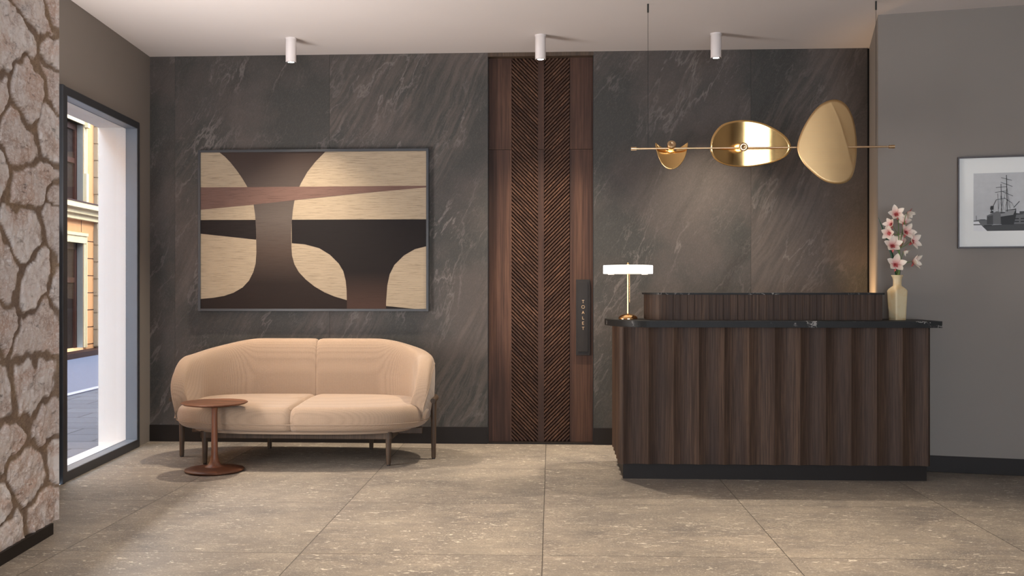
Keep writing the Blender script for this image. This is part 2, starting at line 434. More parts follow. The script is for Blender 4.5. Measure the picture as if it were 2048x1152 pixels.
# concealed door between the slate fields
x0, x1 = xs[3], xr[0]
door = empty('door_1', BW.translation, A, 'tall walnut door with chevron ribs between slate panels', None, None, 'structure')
YD = .075
def dx_(px): return bwx(px, YD)
e = [x0, dx_(1023), dx_(1076), dx_(1088), dx_(1139), x1]
zt = CEIL - .033; zs = bwp(1080, 299, YD)[1]
for a, b, v in ((e[0], e[1], .3), (e[4], e[5], .7)):
    mb = MB()
    mb.box(a + .004, b, YD, YD + .05, .012, zs - .0015, 0, v); mb.box(a + .004, b, YD, YD + .05, zs + .0015, zt, 0, v + 1.4)
    mb.build('side_panel', M_wal, door)
mb = MB(); mb.box(e[2], e[3], YD - .004, YD + .05, .012, zs - .0015, 0, .5); mb.box(e[2], e[3], YD - .004, YD + .05, zs + .0015, zt, 0, .9)
mb.build('center_stile', M_wal, door)
pitch = .0328
for side, (a, b) in enumerate(((e[1], e[2]), (e[3], e[4]))):
    mb = MB()
    mb.box(a, b, YD + .022, YD + .05, .012, zt, 1, .2)
    w = b - a; k = 0; z = .012 - w
    while z < zt + w:
        # rib from (a, z+w) to (b, z) on the left field, mirrored on the right; triangular-topped bar clipped to the field
        def prof(zc):   # (offset in z, y)
            return [(-pitch * .42, YD + .022), (-pitch * .24, YD + .006), (pitch * .24, YD + .006), (pitch * .42, YD + .022)]
        sgn = 1 if side == 0 else -1
        xa, xb = a, b
        za, zb = (z + w, z) if side == 0 else (z, z + w)
        lo, hi = .016, zt
        # clip centre line
        def clip(xa, za, xb, zb):
            if (za < lo and zb < lo) or (za > hi and zb > hi): return None
            t0, t1 = 0.0, 1.0
            dz = zb - za
            for lim, sg in ((lo, 1), (hi, -1)):
                if (za - lim) * sg < 0: t0 = max(t0, (lim - za) / dz)
                if (zb - lim) * sg < 0: t1 = min(t1, (lim - za) / dz)
            if t1 - t0 < .05: return None
            return xa + (xb - xa) * t0, za + dz * t0, xa + (xb - xa) * t1, za + dz * t1
        cc = clip(xa, za, xb, zb)
        if cc:
            pr = prof(0); v = [(cc[0], y, cc[1] + dz) for dz, y in pr] + [(cc[2], y, cc[3] + dz) for dz, y in pr]
            mb.add(v, [(0, 4, 5, 1), (1, 5, 6, 2), (2, 6, 7, 3), (0, 1, 2, 3), (7, 6, 5, 4)], 0, random.random() * 3)
        z += pitch; k += 1
    o = mb.build('ribbed_panel', [M_rib, M_groove], door, weld=False)
mb = MB(); mb.box(x0, x1, .0, .14, CEIL - .033, CEIL - .0005, 0, .1); mb.build('header', M_leg, door)
mb = MB(); mb.box(x0, x1, .0, .14, 0.0, .011); mb.build('threshold', M_black, door)
mb = MB(); mb.box(x0 + .0005, x0 + .004, .0, .14, .011, CEIL - .034); mb.box(x1 - .004, x1 - .0005, .002, YD, .011, CEIL - .034); mb.build('jamb_edge', M_dark, door)
# push plate with lettering
pa, pz1 = bwp(1152, 559, YD - .03); pb, pz0 = bwp(1180, 711, YD - .03)
mb = MB(); mb.box(pa, pb, YD - .022, YD - .003, pz0, pz1, 0)
mb.box(pa + .018, pb - .016, YD - .028, YD - .022, pz0 + .03, pz1 - .02, 0)
plate = mb.build('push_plate', plain('bronze_plate', srgb(44, 39, 36), .5, 0, spec=.25, var=.08), door, bevel=.002, label='black vertical sign plate lettered TOALET in brass')
def strokes(ch, w, h):
    if ch == 'T': return [((-w, h), (w, h)), ((0, h), (0, 0))]
    if ch == 'A': return [((-w, 0), (0, h)), ((0, h), (w, 0)), ((-w * .62, h * .33), (w * .62, h * .33))]
    if ch == 'L': return [((-w * .6, h), (-w * .6, 0)), ((-w * .6, 0), (w * .7, 0))]
    if ch == 'E': return [((-w * .7, h), (-w * .7, 0)), ((-w * .7, 0), (w * .7, 0)), ((-w * .7, h), (w * .7, h)), ((-w * .7, h * .5), (w * .5, h * .5))]
    r = h * .56; return [((r * math.cos(a), h / 2 + r * math.sin(a)), (r * math.cos(a + .35), h / 2 + r * math.sin(a + .35))) for a in [i * math.pi / 9 for i in range(18)]]
mb = MB(); lc = (pa + .018 + pb - .016) / 2
for ch, py in zip('TOALET', (603, 613.5, 624.5, 635.5, 646, 656.5)):
    zb_ = bwp(1165, py + 3, YD - .03)[1]
    for (ax, az), (bx, bz) in strokes(ch, .009, .0225):
        d = Vector((bx - ax, 0, bz - az)); n = Vector((-d.z, 0, d.x)).normalized() * .0013; u = d.normalized() * .001
        P = [Vector((lc + ax, 0, zb_ + az)), Vector((lc + bx, 0, zb_ + bz))]
        P[0] -= u; P[1] += u
        v = [(q.x + s_ * n.x, YD - .0295 + yy, q.z + s_ * n.z) for yy in (0, .002) for q, s_ in ((P[0], -1), (P[1], -1), (P[1], 1), (P[0], 1))]
        mb.add(v, [(0, 1, 2, 3), (4, 7, 6, 5), (0, 4, 5, 1), (1, 5, 6, 2), (2, 6, 7, 3), (3, 7, 4, 0)])
mb.build('lettering', plain('letter_brass', srgb(222, 184, 140), .4, .2), plate, label='brass letters TOALET')

# left wall with the window; local x runs from the back corner towards the camera, local y into the wall
LWA = math.atan2(-1, .04)
LW = Matrix.Translation((-3.106, 8.81, 0)) @ Matrix.Rotation(LWA, 4, 'Z')
# local +y of this frame points to +X world?  (x axis=(.04,-1) -> y axis=(1,.04)); wall body is at y<0
TO, TI, TL, TLo, ZT, ZTi = .31, .36, 1.835, 1.89, 2.68, 2.625
D1, D2 = .085, .31
mb = MB()
mb.box(-.3, TO, -D2, 0, 0, CEIL); mb.box(TO, TLo, -D2, 0, ZT, CEIL); mb.box(TLo + .28, 3.3, -D2, 0, 0, CEIL); mb.box(TLo, TLo + .28, -D2, 0, ZT, CEIL)
mb.box(TLo, TLo + .28, -D2, -.12, 0, ZT)
mb.box(3.3, 12.0, -D2, 0, 0, CEIL)
wl = tag(place(mb.build('wall_left', M_taupe), LW.translation, LWA), 'taupe painted wall around the street window', None, None, 'structure')
mb = MB()
mb.box(TO, TI - .008, -D2, -D1, .012, ZTi + .008); mb.box(TL + .008, TLo, -D2, -D1, .012, ZTi + .008); mb.box(TO, TLo, -D2, -D1, ZTi + .008, ZT)
mb.box(TO, TLo, -D2 - .01, -D1, -.1, .012)
tag(place(mb.build('trim_1', M_white), LW.translation, LWA), 'bright white plaster reveal outside the window', None, None, 'structure')
win = empty('window_1', LW.translation, LWA, 'tall anthracite framed street window', None, None, 'structure')
mb = MB()
def fbox(x0, x1, z0, z1, inner):    # front (room side) anthracite, reveal sides a lighter grey metal
    mb.box(x0, x1, -D1, .012, z0, z1, 0)
fbox(TO, TI, .0, ZT, 1); fbox(TL, TLo, 0, ZT, 1); fbox(TI, TL, ZTi, ZT, 1); fbox(TI, TL, 0, .065, 1)
mb.box(TI, TI + .002, -D1, .006, .065, ZTi, 1); mb.box(TI + .002, TL - .002, -D1, .006, ZTi - .002, ZTi, 1); mb.box(TI + .002, TL - .002, -D1, .006, .065, .067, 1); mb.box(TL - .002, TL, -D1, .006, .065, ZTi, 1)
mb.build('window_frame', [M_frame, M_frameside], win)
mb = MB(); mb.box(TI + .002, TL - .002, -.078, -.072, .067, ZTi - .002)
mb.build('window_pane', M_glass, win)
mb = MB(); mb.box(TLo + .012, TLo + .26, -.12, .0, 0, ZT - .01); mb.box(TLo + .012, TLo + .05, -.11, .025, 0, ZT)
tag(place(mb.build('trim_2', M_frame, bevel=.003), LW.translation, LWA), 'dark metal door post beside the window', None, None, 'structure')

# right wall, turned sixteen degrees, with the short return beside the slate
RP = Vector((2.657, 7.456, 0)); RD = Vector((.928, -.266, 0)).normalized(); RN = Vector((RD.y, -RD.x, 0))  # RN points to the camera side
if RN.y > 0: RN = -RN
RA = math.atan2(RD.y, RD.x)
mb = MB()
mb.box(0, 4.2, 0, .4, 0, CEIL)
mb.box(0, .31, .4, 1.6, 0, CEIL)
tag(place(mb.build('wall_right', M_taupe), RP, RA), 'plain taupe painted wall behind and right of the desk', None, None, 'structure')
mb = MB(); mb.box(0, 4.2, -.012, 0, 0, .116)
tag(place(mb.build('baseboard_right', M_black, bevel=.002), RP, RA), 'black baseboard along the taupe wall', None, None, 'structure')

# walls closing the room beyond the frame; the rear one has an added light opening
mb = MB()
mb.box(-2.7, -1.3, -3.2, -3.0, 0, CEIL); mb.box(3.3, 6.5, -3.2, -3.0, 0, CEIL); mb.box(-1.3, 3.3, -3.2, -3.0, 2.8, CEIL); mb.box(-1.3, 3.3, -3.2, -3.0, 0, .3)
mb.box(.95, 1.05, -3.2, -3.0, .3, 2.8)
tag(mb.build('wall_rear', M_taupe), 'taupe rear wall with an added window opening', None, None, 'structure')
mb = MB(); mb.box(6.2, 6.4, -3.2, 6.6, 0, CEIL)
tag(mb.build('wall_far_right', M_taupe), 'taupe wall closing the room at the right', None, None, 'structure')

# rubble stone wall at the left, close to the camera
def stone_wall():
    y0, y1, z0, z1 = 2.2, 5.58, .06, CEIL
    st = .0105; ny = int((y1 - y0) / st) + 1; nz = int((z1 - z0) / st) + 1
    ys = np.linspace(y0, y1, ny); zs_ = np.linspace(z0, z1, nz)
    YY, ZZ = np.meshgrid(ys, zs_)
    rng = np.random.RandomState(21)
    pts = []
    cy, cz = .47, .25
    for j in range(-1, int((z1 - z0) / cz) + 3):
        for i in range(-1, int((y1 - y0) / cy) + 3):
            pts.append((y0 + (i + .5 * (j % 2)) * cy + rng.uniform(-.17, .17), z0 + j * cz + rng.uniform(-.095, .095), rng.uniform(.78, 1.45)))
    pts = np.array(pts)
    wy = np.zeros_like(YY); wz = np.zeros_like(YY); rough = np.zeros_like(YY)
    for a in range(nz):
        for b in range(ny):
            p = Vector((YY[a, b] * 3.2, ZZ[a, b] * 3.2, 0))
            q = Vector((YY[a, b] * 11, ZZ[a, b] * 11, 5))
            wy[a, b] = noise.noise(p) * .10 + noise.noise(q) * .035
            wz[a, b] = noise.noise(p + Vector((9, 3, 2))) * .10 + noise.noise(q + Vector((4, 8, 1))) * .035
            rough[a, b] = noise.noise(Vector((YY[a, b] * 16, ZZ[a, b] * 16, 1))) * .5 + noise.noise(Vector((YY[a, b] * 38, ZZ[a, b] * 38, 3))) * .3
    d1 = np.full(YY.shape, 9.0); d2 = np.full(YY.shape, 9.0); idx = np.zeros(YY.shape)
    for k, (a, b, w) in enumerate(pts):
        d = np.hypot((YY + wy - a) / 1.75, (ZZ + wz - b)) * w
        c = d < d1
        d2 = np.where(c, d1, np.minimum(d2, d)); idx = np.where(c, k, idx); d1 = np.where(c, d, d1)
    g = d2 - d1 + .012 + rough * .026
    t_ = np.clip((g - .040) / .03, 0, 1); prof = t_ * t_ * (3 - 2 * t_)
    mort = 1 - np.clip((g - .040) / .014, 0, 1)
    rec = -.014 * (1 - prof) + rough * .018 * (.5 + .5 * prof) - .004 * np.clip(1 - g / .16, 0, 1) - .006
    rec += (np.array([(hash((int(k), 5)) % 100) / 100 for k in idx.ravel()]).reshape(idx.shape) - 1) * .010 * prof
    edge = np.clip((y1 - YY) / .03, 0, 1); rec = np.minimum(rec, 0) * edge
    X = -2.46 + .049 * (y1 - YY) * 1.0 + rec
    verts = np.stack([X, YY, ZZ], -1).reshape(-1, 3)
    f = [(a * ny + b, a * ny + b + 1, (a + 1) * ny + b + 1, (a + 1) * ny + b) for a in range(nz - 1) for b in range(ny - 1)]
    nv = len(verts)
    back = [(-3.06, y0, z0), (-3.06, y1, z0), (-3.06, y1, z1), (-3.06, y0, z1)]
    V = [tuple(v) for v in verts] + back
    f += [tuple([nv + 1] + [a * ny + ny - 1 for a in range(nz)] + [nv + 2])]
    f += [tuple([nv + 0] + [b for b in range(ny)] + [nv + 1])]
    me = bpy.data.meshes.new('wall_near_left'); me.from_pydata(V, [], f); me.materials.append(M_rubble)
    a1 = me.attributes.new('mortar', 'FLOAT', 'POINT'); a1.data.foreach_set('value', list(mort.ravel()) + [0] * 4)
    a2 = me.attributes.new('stone', 'FLOAT', 'POINT'); a2.data.foreach_set('value', list((idx * .317).ravel()) + [0] * 4)
    me.update(); o = bpy.data.objects.new('wall_near_left', me); COL.objects.link(o)
    tag(o, 'rough rubble stone wall at the near left', None, None, 'structure')
stone_wall()
mb = MB(); mb.prism([(-2.45, 5.487), (-2.45 + .049 * 3.3, 2.19), (-3.05, 2.19), (-3.05, 5.487)], 0, .0598)
tag(mb.build('baseboard_near_left', M_black), 'low black plinth under the rubble stone wall', None, None, 'structure')
mb = MB(); mb.box(-2.72, -2.46 + .12, -3.0, 2.19, 0, CEIL)
tag(mb.build('wall_near_left_plain', M_taupe), 'taupe wall beside the camera', None, None, 'structure')

# ------------------------------------------------------------------ street outside
M_asph = plain('asphalt', srgb(100, 104, 122), .8, var=.2, nscale=20)
M_curb = plain('curb_stone', srgb(170, 172, 186), .8)
def mat_paver():
    t = NT('street_pavers'); o = t.obj(); b = t.n('ShaderNodeTexBrick'); t.l(o, b.inputs['Vector'])
    b.inputs['Color1'].default_value = (*srgb(100, 102, 112), 1); b.inputs['Color2'].default_value = (*srgb(84, 87, 98), 1); b.inputs['Mortar'].default_value = (*srgb(38, 40, 46), 1)
    b.inputs['Scale'].default_value = 1; b.inputs['Brick Width'].default_value = .8; b.inputs['Row Height'].default_value = .4; b.inputs['Mortar Size'].default_value = .012
    c = t.mix(t.math('MULTIPLY', t.noise(o, 6, 6, .7), .5), b.outputs[0], srgb(70, 74, 88))
    return t.fin(c, .75)
mb = MB(); mb.box(-5.35, -3.42, -6, 34, -.1, 0)
tag(mb.build('sidewalk', mat_paver()), 'grey paved sidewalk outside the window', None, None, 'structure')
mb = MB(); mb.box(-5.47, -5.35, -6, 34, -.14, .015); tag(mb.build('curb', M_curb), 'pale stone curb of the street', None, None, 'structure')
mb = MB(); mb.box(-8.2, -5.47, -6, 34, -.14, -.02); tag(mb.build('road', M_asph), 'blue grey street surface', None, None, 'structure')
# unseen block of the lobby building, added and sized to shade the street
mb = MB(); mb.box(-3.42, 7.0, -3.3, 9.6, CEIL + .16, 4.75); mb.box(-3.42, 7, 9.62, 33, 0, 4.75)
tag(mb.build('wall_street_shade', M_taupe), 'unseen added block of the lobby building, shading the street', None, None, 'structure')

FA = math.atan2(.04, 1); FB = Matrix.Translation((-8.49, 19.56, 0)) @ Matrix.Rotation(FA, 4, 'Z'); FBi = FB.inverted()
def fp(px, py, xo=0.0):
    k = (px - 1024) / F; o = FBi @ Vector((0, 0, 0)); d = FBi.to_3x3() @ Vector((k, 1, 0)); t_ = (xo - o.x) / d.x
    return (o + d * t_).y, H - (py - 574.4) / F * t_
M_och = plain('ochre_stucco', srgb(208, 152, 102), .9, var=.08, nscale=30)
M_cream = plain('cream_stone', srgb(214, 196, 158), .85, var=.04)
M_quoin = plain('quoin_stone', srgb(156, 141, 118), .85, var=.05)
M_jamb_shade = plain('jamb_shade', srgb(128, 124, 118), .85, var=.03)  # window jambs turned from the sun: their shade is put into this grey
M_wdark = plain('dark_window', srgb(44, 36, 34), .7, var=.1, spec=.05)
M_wbrown = plain('brown_window_frame', srgb(62, 34, 26), .6, spec=.1)
bld = empty('building', FB.translation, FA, 'ochre stucco building with cream trim seen through the window', 'building')
zc0 = fp(165, 441)[1]; zc1 = fp(165, 409)[1]
wy1 = fp(166, 500)[0]; wy0 = wy1 - 1.9
uy1 = fp(166, 300)[0]; uy0 = uy1 - 1.9
lz1 = fp(160, 486)[1]; uz0 = fp(155, 407)[1]; uz1 = fp(150, 243)[1]
top = 8.6
mb = MB()
def wallpiece(a, b, z0, z1): mb.box(-.6, 0, a, b, z0, z1)
wallpiece(-30, wy0, 0, top); wallpiece(wy1, 12, 0, zc1); wallpiece(wy0, wy1, lz1, uz0); wallpiece(uy1, 12, zc1, top); wallpiece(wy0, uy1, uz1, top)
# joints in the lower stucco
zz = fp(180, 483)[1]; qy0_ = fp(187, 400)[0]
for k in range(7):
    q = zz - k * .345
    if q > .1: mb.box(-.01, .003, wy1 + .16, qy0_ - .004, q - .008, q + .008, 1)
mb.box(-.01, .004, wy1 - .1, wy1 - .085, lz1 + .22, lz1 + .75, 1); mb.box(-.01, .004, wy1 - .1, wy1 + .3, lz1 + .74, lz1 + .755, 1)
mb.build('wall', [M_och, M_wbrown], bld)
# upper and lower windows
for (a, b, z0, z1) in ((wy0, wy1, .12, lz1), (uy0, uy1, uz0, uz1)):
    mb = MB(); mb.box(-.20, -.16, a, b, z0, z1, 0)
    mb.box(-.165, -.115, b - .11, b, z0, z1, 1); mb.box(-.165, -.115, a, b, z1 - .12, z1, 1); mb.box(-.165, -.12, a, b, z1 - .78, z1 - .68, 1)
    f = mb.build('window', [M_wdark, M_wbrown], bld)
    mb = MB(); mb.box(-.16, .0, b - .004, b + .02, z0, z1, 1); mb.box(-.001, .02, b + .02, b + .09, z0, z1 + .1, 0); mb.box(-.001, .035, b + .09, b + .14, z0, z1 + .14, 0)
    mb.box(-.12, .03, a, b + .14, z1, z1 + .14, 0); mb.box(-.001, .05, a, b + .16, z1 + .14, z1 + .2, 0)
    mb.build('window_surround', [M_cream, M_jamb_shade], bld)
mb = MB()   # hood over the upper window
for k, (d, h0, h1) in enumerate(((.06, .2, .28), (.10, .28, .42), (.15, .42, .55))): mb.box(0, d, uy0, uy1 + .24, uz1 + h0, uz1 + h1)
mb.build('window_hood', M_cream, bld)
mb = MB(); mb.box(0, .09, uy1 + .02, uy1 + .14, uz1 - .05, uz1 + .19); mb.build('hood_bracket', M_cream, bld)
mb = MB(); mb.box(0, .07, uy1 - .0, uy1 + .12, uz0, uz0 + .62); mb.build('pedestal_block', M_cream, bld)
mb = MB()
for d, h0, h1, m in ((.10, 0, .10, 0), (.17, .10, .2, 0), (.26, .2, .3, 0), (.27, .3, .325, 1)): mb.box(0, d, -20, 10, zc0 + h0, zc0 + h1, m)
mb.build('cornice', [M_cream, M_wbrown], bld)
qy = fp(187, 400)[0]
mb = MB(); z = .12
while z < top:
    if not (zc0 - .34 < z < zc0 + .33): mb.box(0, .085, qy, qy + .5, z, z + .32)
    z += .345
mb.box(0, .07, qy + .02, qy + .48, .1, top)
mb.build('quoins', M_quoin, bld)
mb = MB(); mb.box(0, .3, -25, 12, -.1, .08); mb.build('plinth', M_wbrown, bld)

# ------------------------------------------------------------------ ceiling cans
def can():
    r = empty('ceiling_spotlight', (0, 0, 0))
    mb = MB(); mb.lathe([(.027, 0.004), (.027, 0), (.0395, 0), (.041, .0015), (.041, .178), (.044, .178), (.044, .19)], 48)
    mb.build('housing', M_canwhite, r)
    mb = MB(); mb.lathe([(.026, .002), (.026, -.0012), (.0355, -.0012), (.0355, .0005)], 40); mb.build('bezel', M_dark, r)
    mb = MB(); mb.lathe([(0, .0), (.0255, .0), (.0255, .004)], 40); mb.build('lamp_face', M_led, r)
    return r
def copy_tree(o, parent=None):
    c = o.copy(); COL.objects.link(c)
    if parent: c.parent = parent
    for ch in list(o.children): copy_tree(ch, c)
    return c
c0 = can()
for i, ((x, y, _), lab) in enumerate(zip(CANS, ('white cylinder spotlight on the ceiling above the sofa and artwork', 'white cylinder spotlight on the ceiling in front of the walnut door', 'white cylinder spotlight on the ceiling above the reception desk'))):
    o = c0 if i == 0 else copy_tree(c0)
    o.location = (x, y, CEIL - .19); tag(o, lab, 'ceiling light', 'white cylinder ceiling spotlights')

# ------------------------------------------------------------------ framed abstract artwork
YA = -.045
def ap(zx, zy): # crop pixels (3.2x, origin 380,280) -> wall local
    return bwp(380 + zx / 3.2, 280 + zy / 3.2, YA)
art = empty('framed_artwork', BW.translation, A, 'large black framed abstract panel of beige, brown and black curved shapes above the sofa', 'artwork')
ax0, az0 = ap(68, 1080); ax1, az1 = ap(1512, 75)
az0 = (ap(68, 1080)[1] + ap(1512, 1080)[1]) / 2; az1 = (ap(68, 79)[1] + ap(1512, 72)[1]) / 2
def au(zx, zy): return ax0 + (zx - 68) / 1444 * (ax1 - ax0), az1 + (zy - 76) / 1004 * (az0 - az1)
def mat_canvas(name, cols, vertical=None):
    t = NT(name); o = t.obj()
    s1 = t.noise(t.mapping(o, scale=(4.5, 1, 120)), 1.3, 6, .75); s2 = t.noise(t.mapping(o, scale=(9, 1, 45)), 1.5, 4, .75)
    if vertical:
        sep = t.n('ShaderNodeSeparateXYZ'); t.l(o, sep.inputs[0])
        mr = t.n('ShaderNodeMapRange'); t.l(t.math('ADD', sep.outputs[2], t.math('MULTIPLY', s1, .1)), mr.inputs[0]); mr.inputs[1].default_value = az0; mr.inputs[2].default_value = az1
        c = t.ramp(mr.outputs[0], vertical)
    else: c = t.mix(s1, cols[0], cols[1])
    k = .8 if not vertical else .35
    c = t.mix(t.math('MULTIPLY', t.ramp(s1, [(.3, 1.0), (.5, 0.0)]), k), c, tuple(x * .55 for x in cols[0]))
    c = t.mix(t.math('MULTIPLY', t.ramp(s2, [(.66, 0.0), (.74, 1.0)]), .5), c, tuple(x * .5 for x in cols[0]))
    t.bump(s1, .3, .002)
    return t.fin(c, .85, 0, .15)
K = srgb(34, 30, 30)
M_tan = mat_canvas('beige_weave', (srgb(140, 126, 107), srgb(172, 156, 134)))
M_blk = mat_canvas('black_weave', (K, srgb(42, 36, 35)))
M_col = mat_canvas('brown_weave', (srgb(70, 55, 50), srgb(90, 76, 70)), [(0, srgb(40, 33, 31)), (.2, srgb(42, 35, 33)), (.4, srgb(72, 61, 55)), (.62, srgb(88, 80, 75)), (.8, srgb(76, 68, 64)), (1, srgb(62, 52, 48))])
M_col2 = mat_canvas('black_to_brown_weave', (K, srgb(60, 48, 42)), [(0, srgb(72, 54, 48)), (.12, srgb(62, 48, 43)), (.27, K), (1, srgb(32, 30, 31))])
M_mauve = mat_canvas('mauve_weave', (srgb(98, 77, 70), srgb(112, 88, 80)))
mb = MB()
def layer(pts, mi, lift):
    P = [au(*p) for p in pts]; n = len(P)
    mb.add([(p[0], YA + .002 - lift, p[1]) for p in P], [tuple(range(n))], mi)
layer([(68, 76), (68, 1080), (1512, 1080), (1512, 76)], 0, .0)
layer([(655, 510), (655, 660), (740, 668), (830, 692), (900, 735), (955, 790), (985, 840), (1000, 900), (1006, 960), (1008, 1080), (1257, 1080), (1257, 1040), (1265, 930), (1280, 860), (1310, 800), (1370, 740), (1440, 700), (1512, 682), (1512, 510)], 3, .0006)
layer([(1257, 1062), (1257, 1080), (1440, 1080)], 1, .0006)
layer([(68, 510), (68, 598), (426, 637), (430, 510)], 1, .0006)
layer([(68, 1018), (68, 1080), (1008, 1080), (1008, 1025), (930, 1002), (865, 975), (800, 937), (745, 893), (700, 845), (672, 795), (657, 740), (653, 680), (652, 600), (655, 530), (662, 450), (672, 390), (690, 330), (715, 275), (755, 205), (808, 138), (870, 76), (190, 76), (225, 103), (262, 142), (300, 190), (335, 240), (365, 290), (390, 345), (410, 410), (420, 480), (425, 560), (427, 640), (428, 720), (423, 790), (408, 845), (380, 900), (340, 943), (280, 978), (220, 998), (150, 1010)], 2, .0012)
layer([(68, 300), (68, 444), (410, 412), (680, 384), (1050, 347), (1512, 308), (1512, 297)], 4, .0018)
mb.box(ax0, ax1, YA + .0022, YA + .012, az0, az1, 0)
mb.build('canvas', [M_tan, M_blk, M_col, M_col2, M_mauve], art)
mb = MB(); fw = .021
mb.box(ax0 - fw, ax0, YA - .01, -.001, az0 - fw, az1 + fw); mb.box(ax1, ax1 + fw, YA - .01, -.001, az0 - fw, az1 + fw)
mb.box(ax0, ax1, YA - .01, -.001, az1, az1 + fw); mb.box(ax0, ax1, YA - .01, -.001, az0 - fw, az0)
mb.build('frame', M_frame, art, bevel=.0015)

# ------------------------------------------------------------------ framed ship photograph on the right wall
pic = empty('framed_photograph', RP, RA, 'dark framed black and white harbour photograph with a tall ship on the taupe wall', 'picture')
RWi = (Matrix.Translation(RP) @ Matrix.Rotation(RA, 4, 'Z')).inverted()
def rp(px, py, yo=-.02):
    k = (px - 1024) / F; o = RWi @ Vector((0, 0, 0)); d = RWi.to_3x3() @ Vector((k, 1, 0)); t_ = (yo - o.y) / d.y
    return (o + d * t_).x, H - (py - 574.4) / F * t_
gx0, gz1 = rp(1916, 311); gz0 = rp(1916, 497)[1]; SX = (rp(2048, 400)[0] - rp(1880, 400)[0]) / 880; 
def gp(zx, zy): # crop pixels (5.238x, origin 1880,290)
    return rp(1880, 400)[0] + zx * SX, rp(1980, 290 + zy / 5.238)[1]
gx0 = gp(188, 0)[0]; gz1 = gp(0, 117)[1]; gz0 = gp(0, 1080)[1]; W_ = 1290   # crop px of the frame's right outer edge
gxr = gp(188 + W_ + 20, 0)[0]
mb = MB(); fw = gp(205, 0)[0] - gx0
mb.box(gx0, gx0 + fw, -.03, -.001, gz0, gz1); mb.box(gxr - fw, gxr, -.03, -.001, gz0, gz1); mb.box(gx0 + fw, gxr - fw, -.03, -.001, gz1 - fw, gz1); mb.box(gx0 + fw, gxr - fw, -.03, -.001, gz0, gz0 + fw)
mb.build('frame', plain('dark_brown_frame', srgb(60, 50, 50), .45), pic, bevel=.001)
mb = MB(); mb.box(gx0 + fw, gxr - fw, -.014, -.004, gz0 + fw, gz1 - fw)
mb.build('mat_board', plain('mat_board', srgb(238, 238, 234), .9, var=.01), pic)
greys = [plain('print_grey', srgb(v, v, v), .6, var=.1, nscale=25) for v in (192, 104, 66, 34, 232, 140)]
mb = MB(); lift_n = [0]
def pl(pts, mi):
    lift_n[0] += 1; P = [gp(*p) for p in pts]
    mb.add([(p[0], -.0142 - lift_n[0] * .00012, p[1]) for p in P], [tuple(range(len(P)))], mi)
def ln(a, b, w, mi=3):
    d = Vector((b[0] - a[0], b[1] - a[1])).normalized(); n = Vector((-d.y, d.x)) * w / 2
    pl([(a[0] + n.x, a[1] + n.y), (a[0] - n.x, a[1] - n.y), (b[0] - n.x, b[1] - n.y), (b[0] + n.x, b[1] + n.y)], mi)
pl([(357, 293), (357, 900), (1310, 900), (1310, 293)], 0)
pl([(357, 840), (357, 900), (1310, 900), (1310, 815), (640, 835)], 2)
pl([(357, 790), (357, 835), (500, 850), (560, 850), (560, 785), (430, 778)], 1)
pl([(357, 800), (410, 798), (430, 830), (500, 900), (357, 900)], 4); pl([(357, 826), (357, 838), (440, 838), (425, 826)], 1)
pl([(497, 738), (497, 830), (1310, 838), (1310, 770), (640, 700)], 2)
pl([(775, 740), (1310, 690), (1310, 835), (775, 830)], 1)
for k in range(8): pl([(785 + k * 62, 770), (785 + k * 62, 782), (830 + k * 62, 782), (830 + k * 62, 770)], 3); pl([(785 + k * 62, 800), (785 + k * 62, 812), (830 + k * 62, 812), (830 + k * 62, 800)], 3)
pl([(835, 700), (835, 725), (1310, 715), (1310, 690)], 2)
pl([(497, 738), (500, 750), (560, 735), (560, 830), (640, 832), (640, 705), (600, 695)], 1)
pl([(640, 755), (650, 835), (775, 838), (800, 740), (800, 670), (770, 675), (690, 685), (688, 745)], 3)
pl([(640, 720), (640, 752), (770, 735), (795, 680), (690, 690), (685, 715)], 5)
ln((775, 660), (835, 595), 7)
for m, t0, b0, w in ((700, 318, 700, 7), (643, 410, 700, 6), (610, 510, 700, 4)): ln((m, t0), (m + 8, b0), w)
for a, b in (((645, 345), (755, 375)), ((640, 392), (762, 440)), ((650, 487), (768, 540)), ((675, 555), (760, 615)), ((590, 448), (700, 440)), ((580, 498), (690, 485)), ((590, 575), (690, 560))): ln(a, b, 4.5)
for a, b in (((705, 450), (640, 690)), ((705, 450), (740, 670)), ((705, 560), (735, 670)), ((645, 520), (615, 690)), ((645, 520), (675, 690)), ((640, 600), (655, 690)), ((700, 600), (690, 690)), ((760, 620), (780, 660)), ((715, 570), (690, 640))): ln(a, b, 2.6, 2)
pl([(535, 640), (530, 665), (532, 680), (565, 680), (568, 640)], 3); pl([(540, 690), (528, 715), (566, 712), (562, 690)], 3); ln((545, 680), (545, 712), 8); ln((560, 645), (592, 578), 6)
ln((385, 738), (385, 790), 6, 1); pl([(425, 778), (425, 786), (480, 786), (480, 778)], 2); pl([(460, 840), (470, 850), (560, 850), (540, 838)], 3)
mb.build('photograph_print', greys, pic)

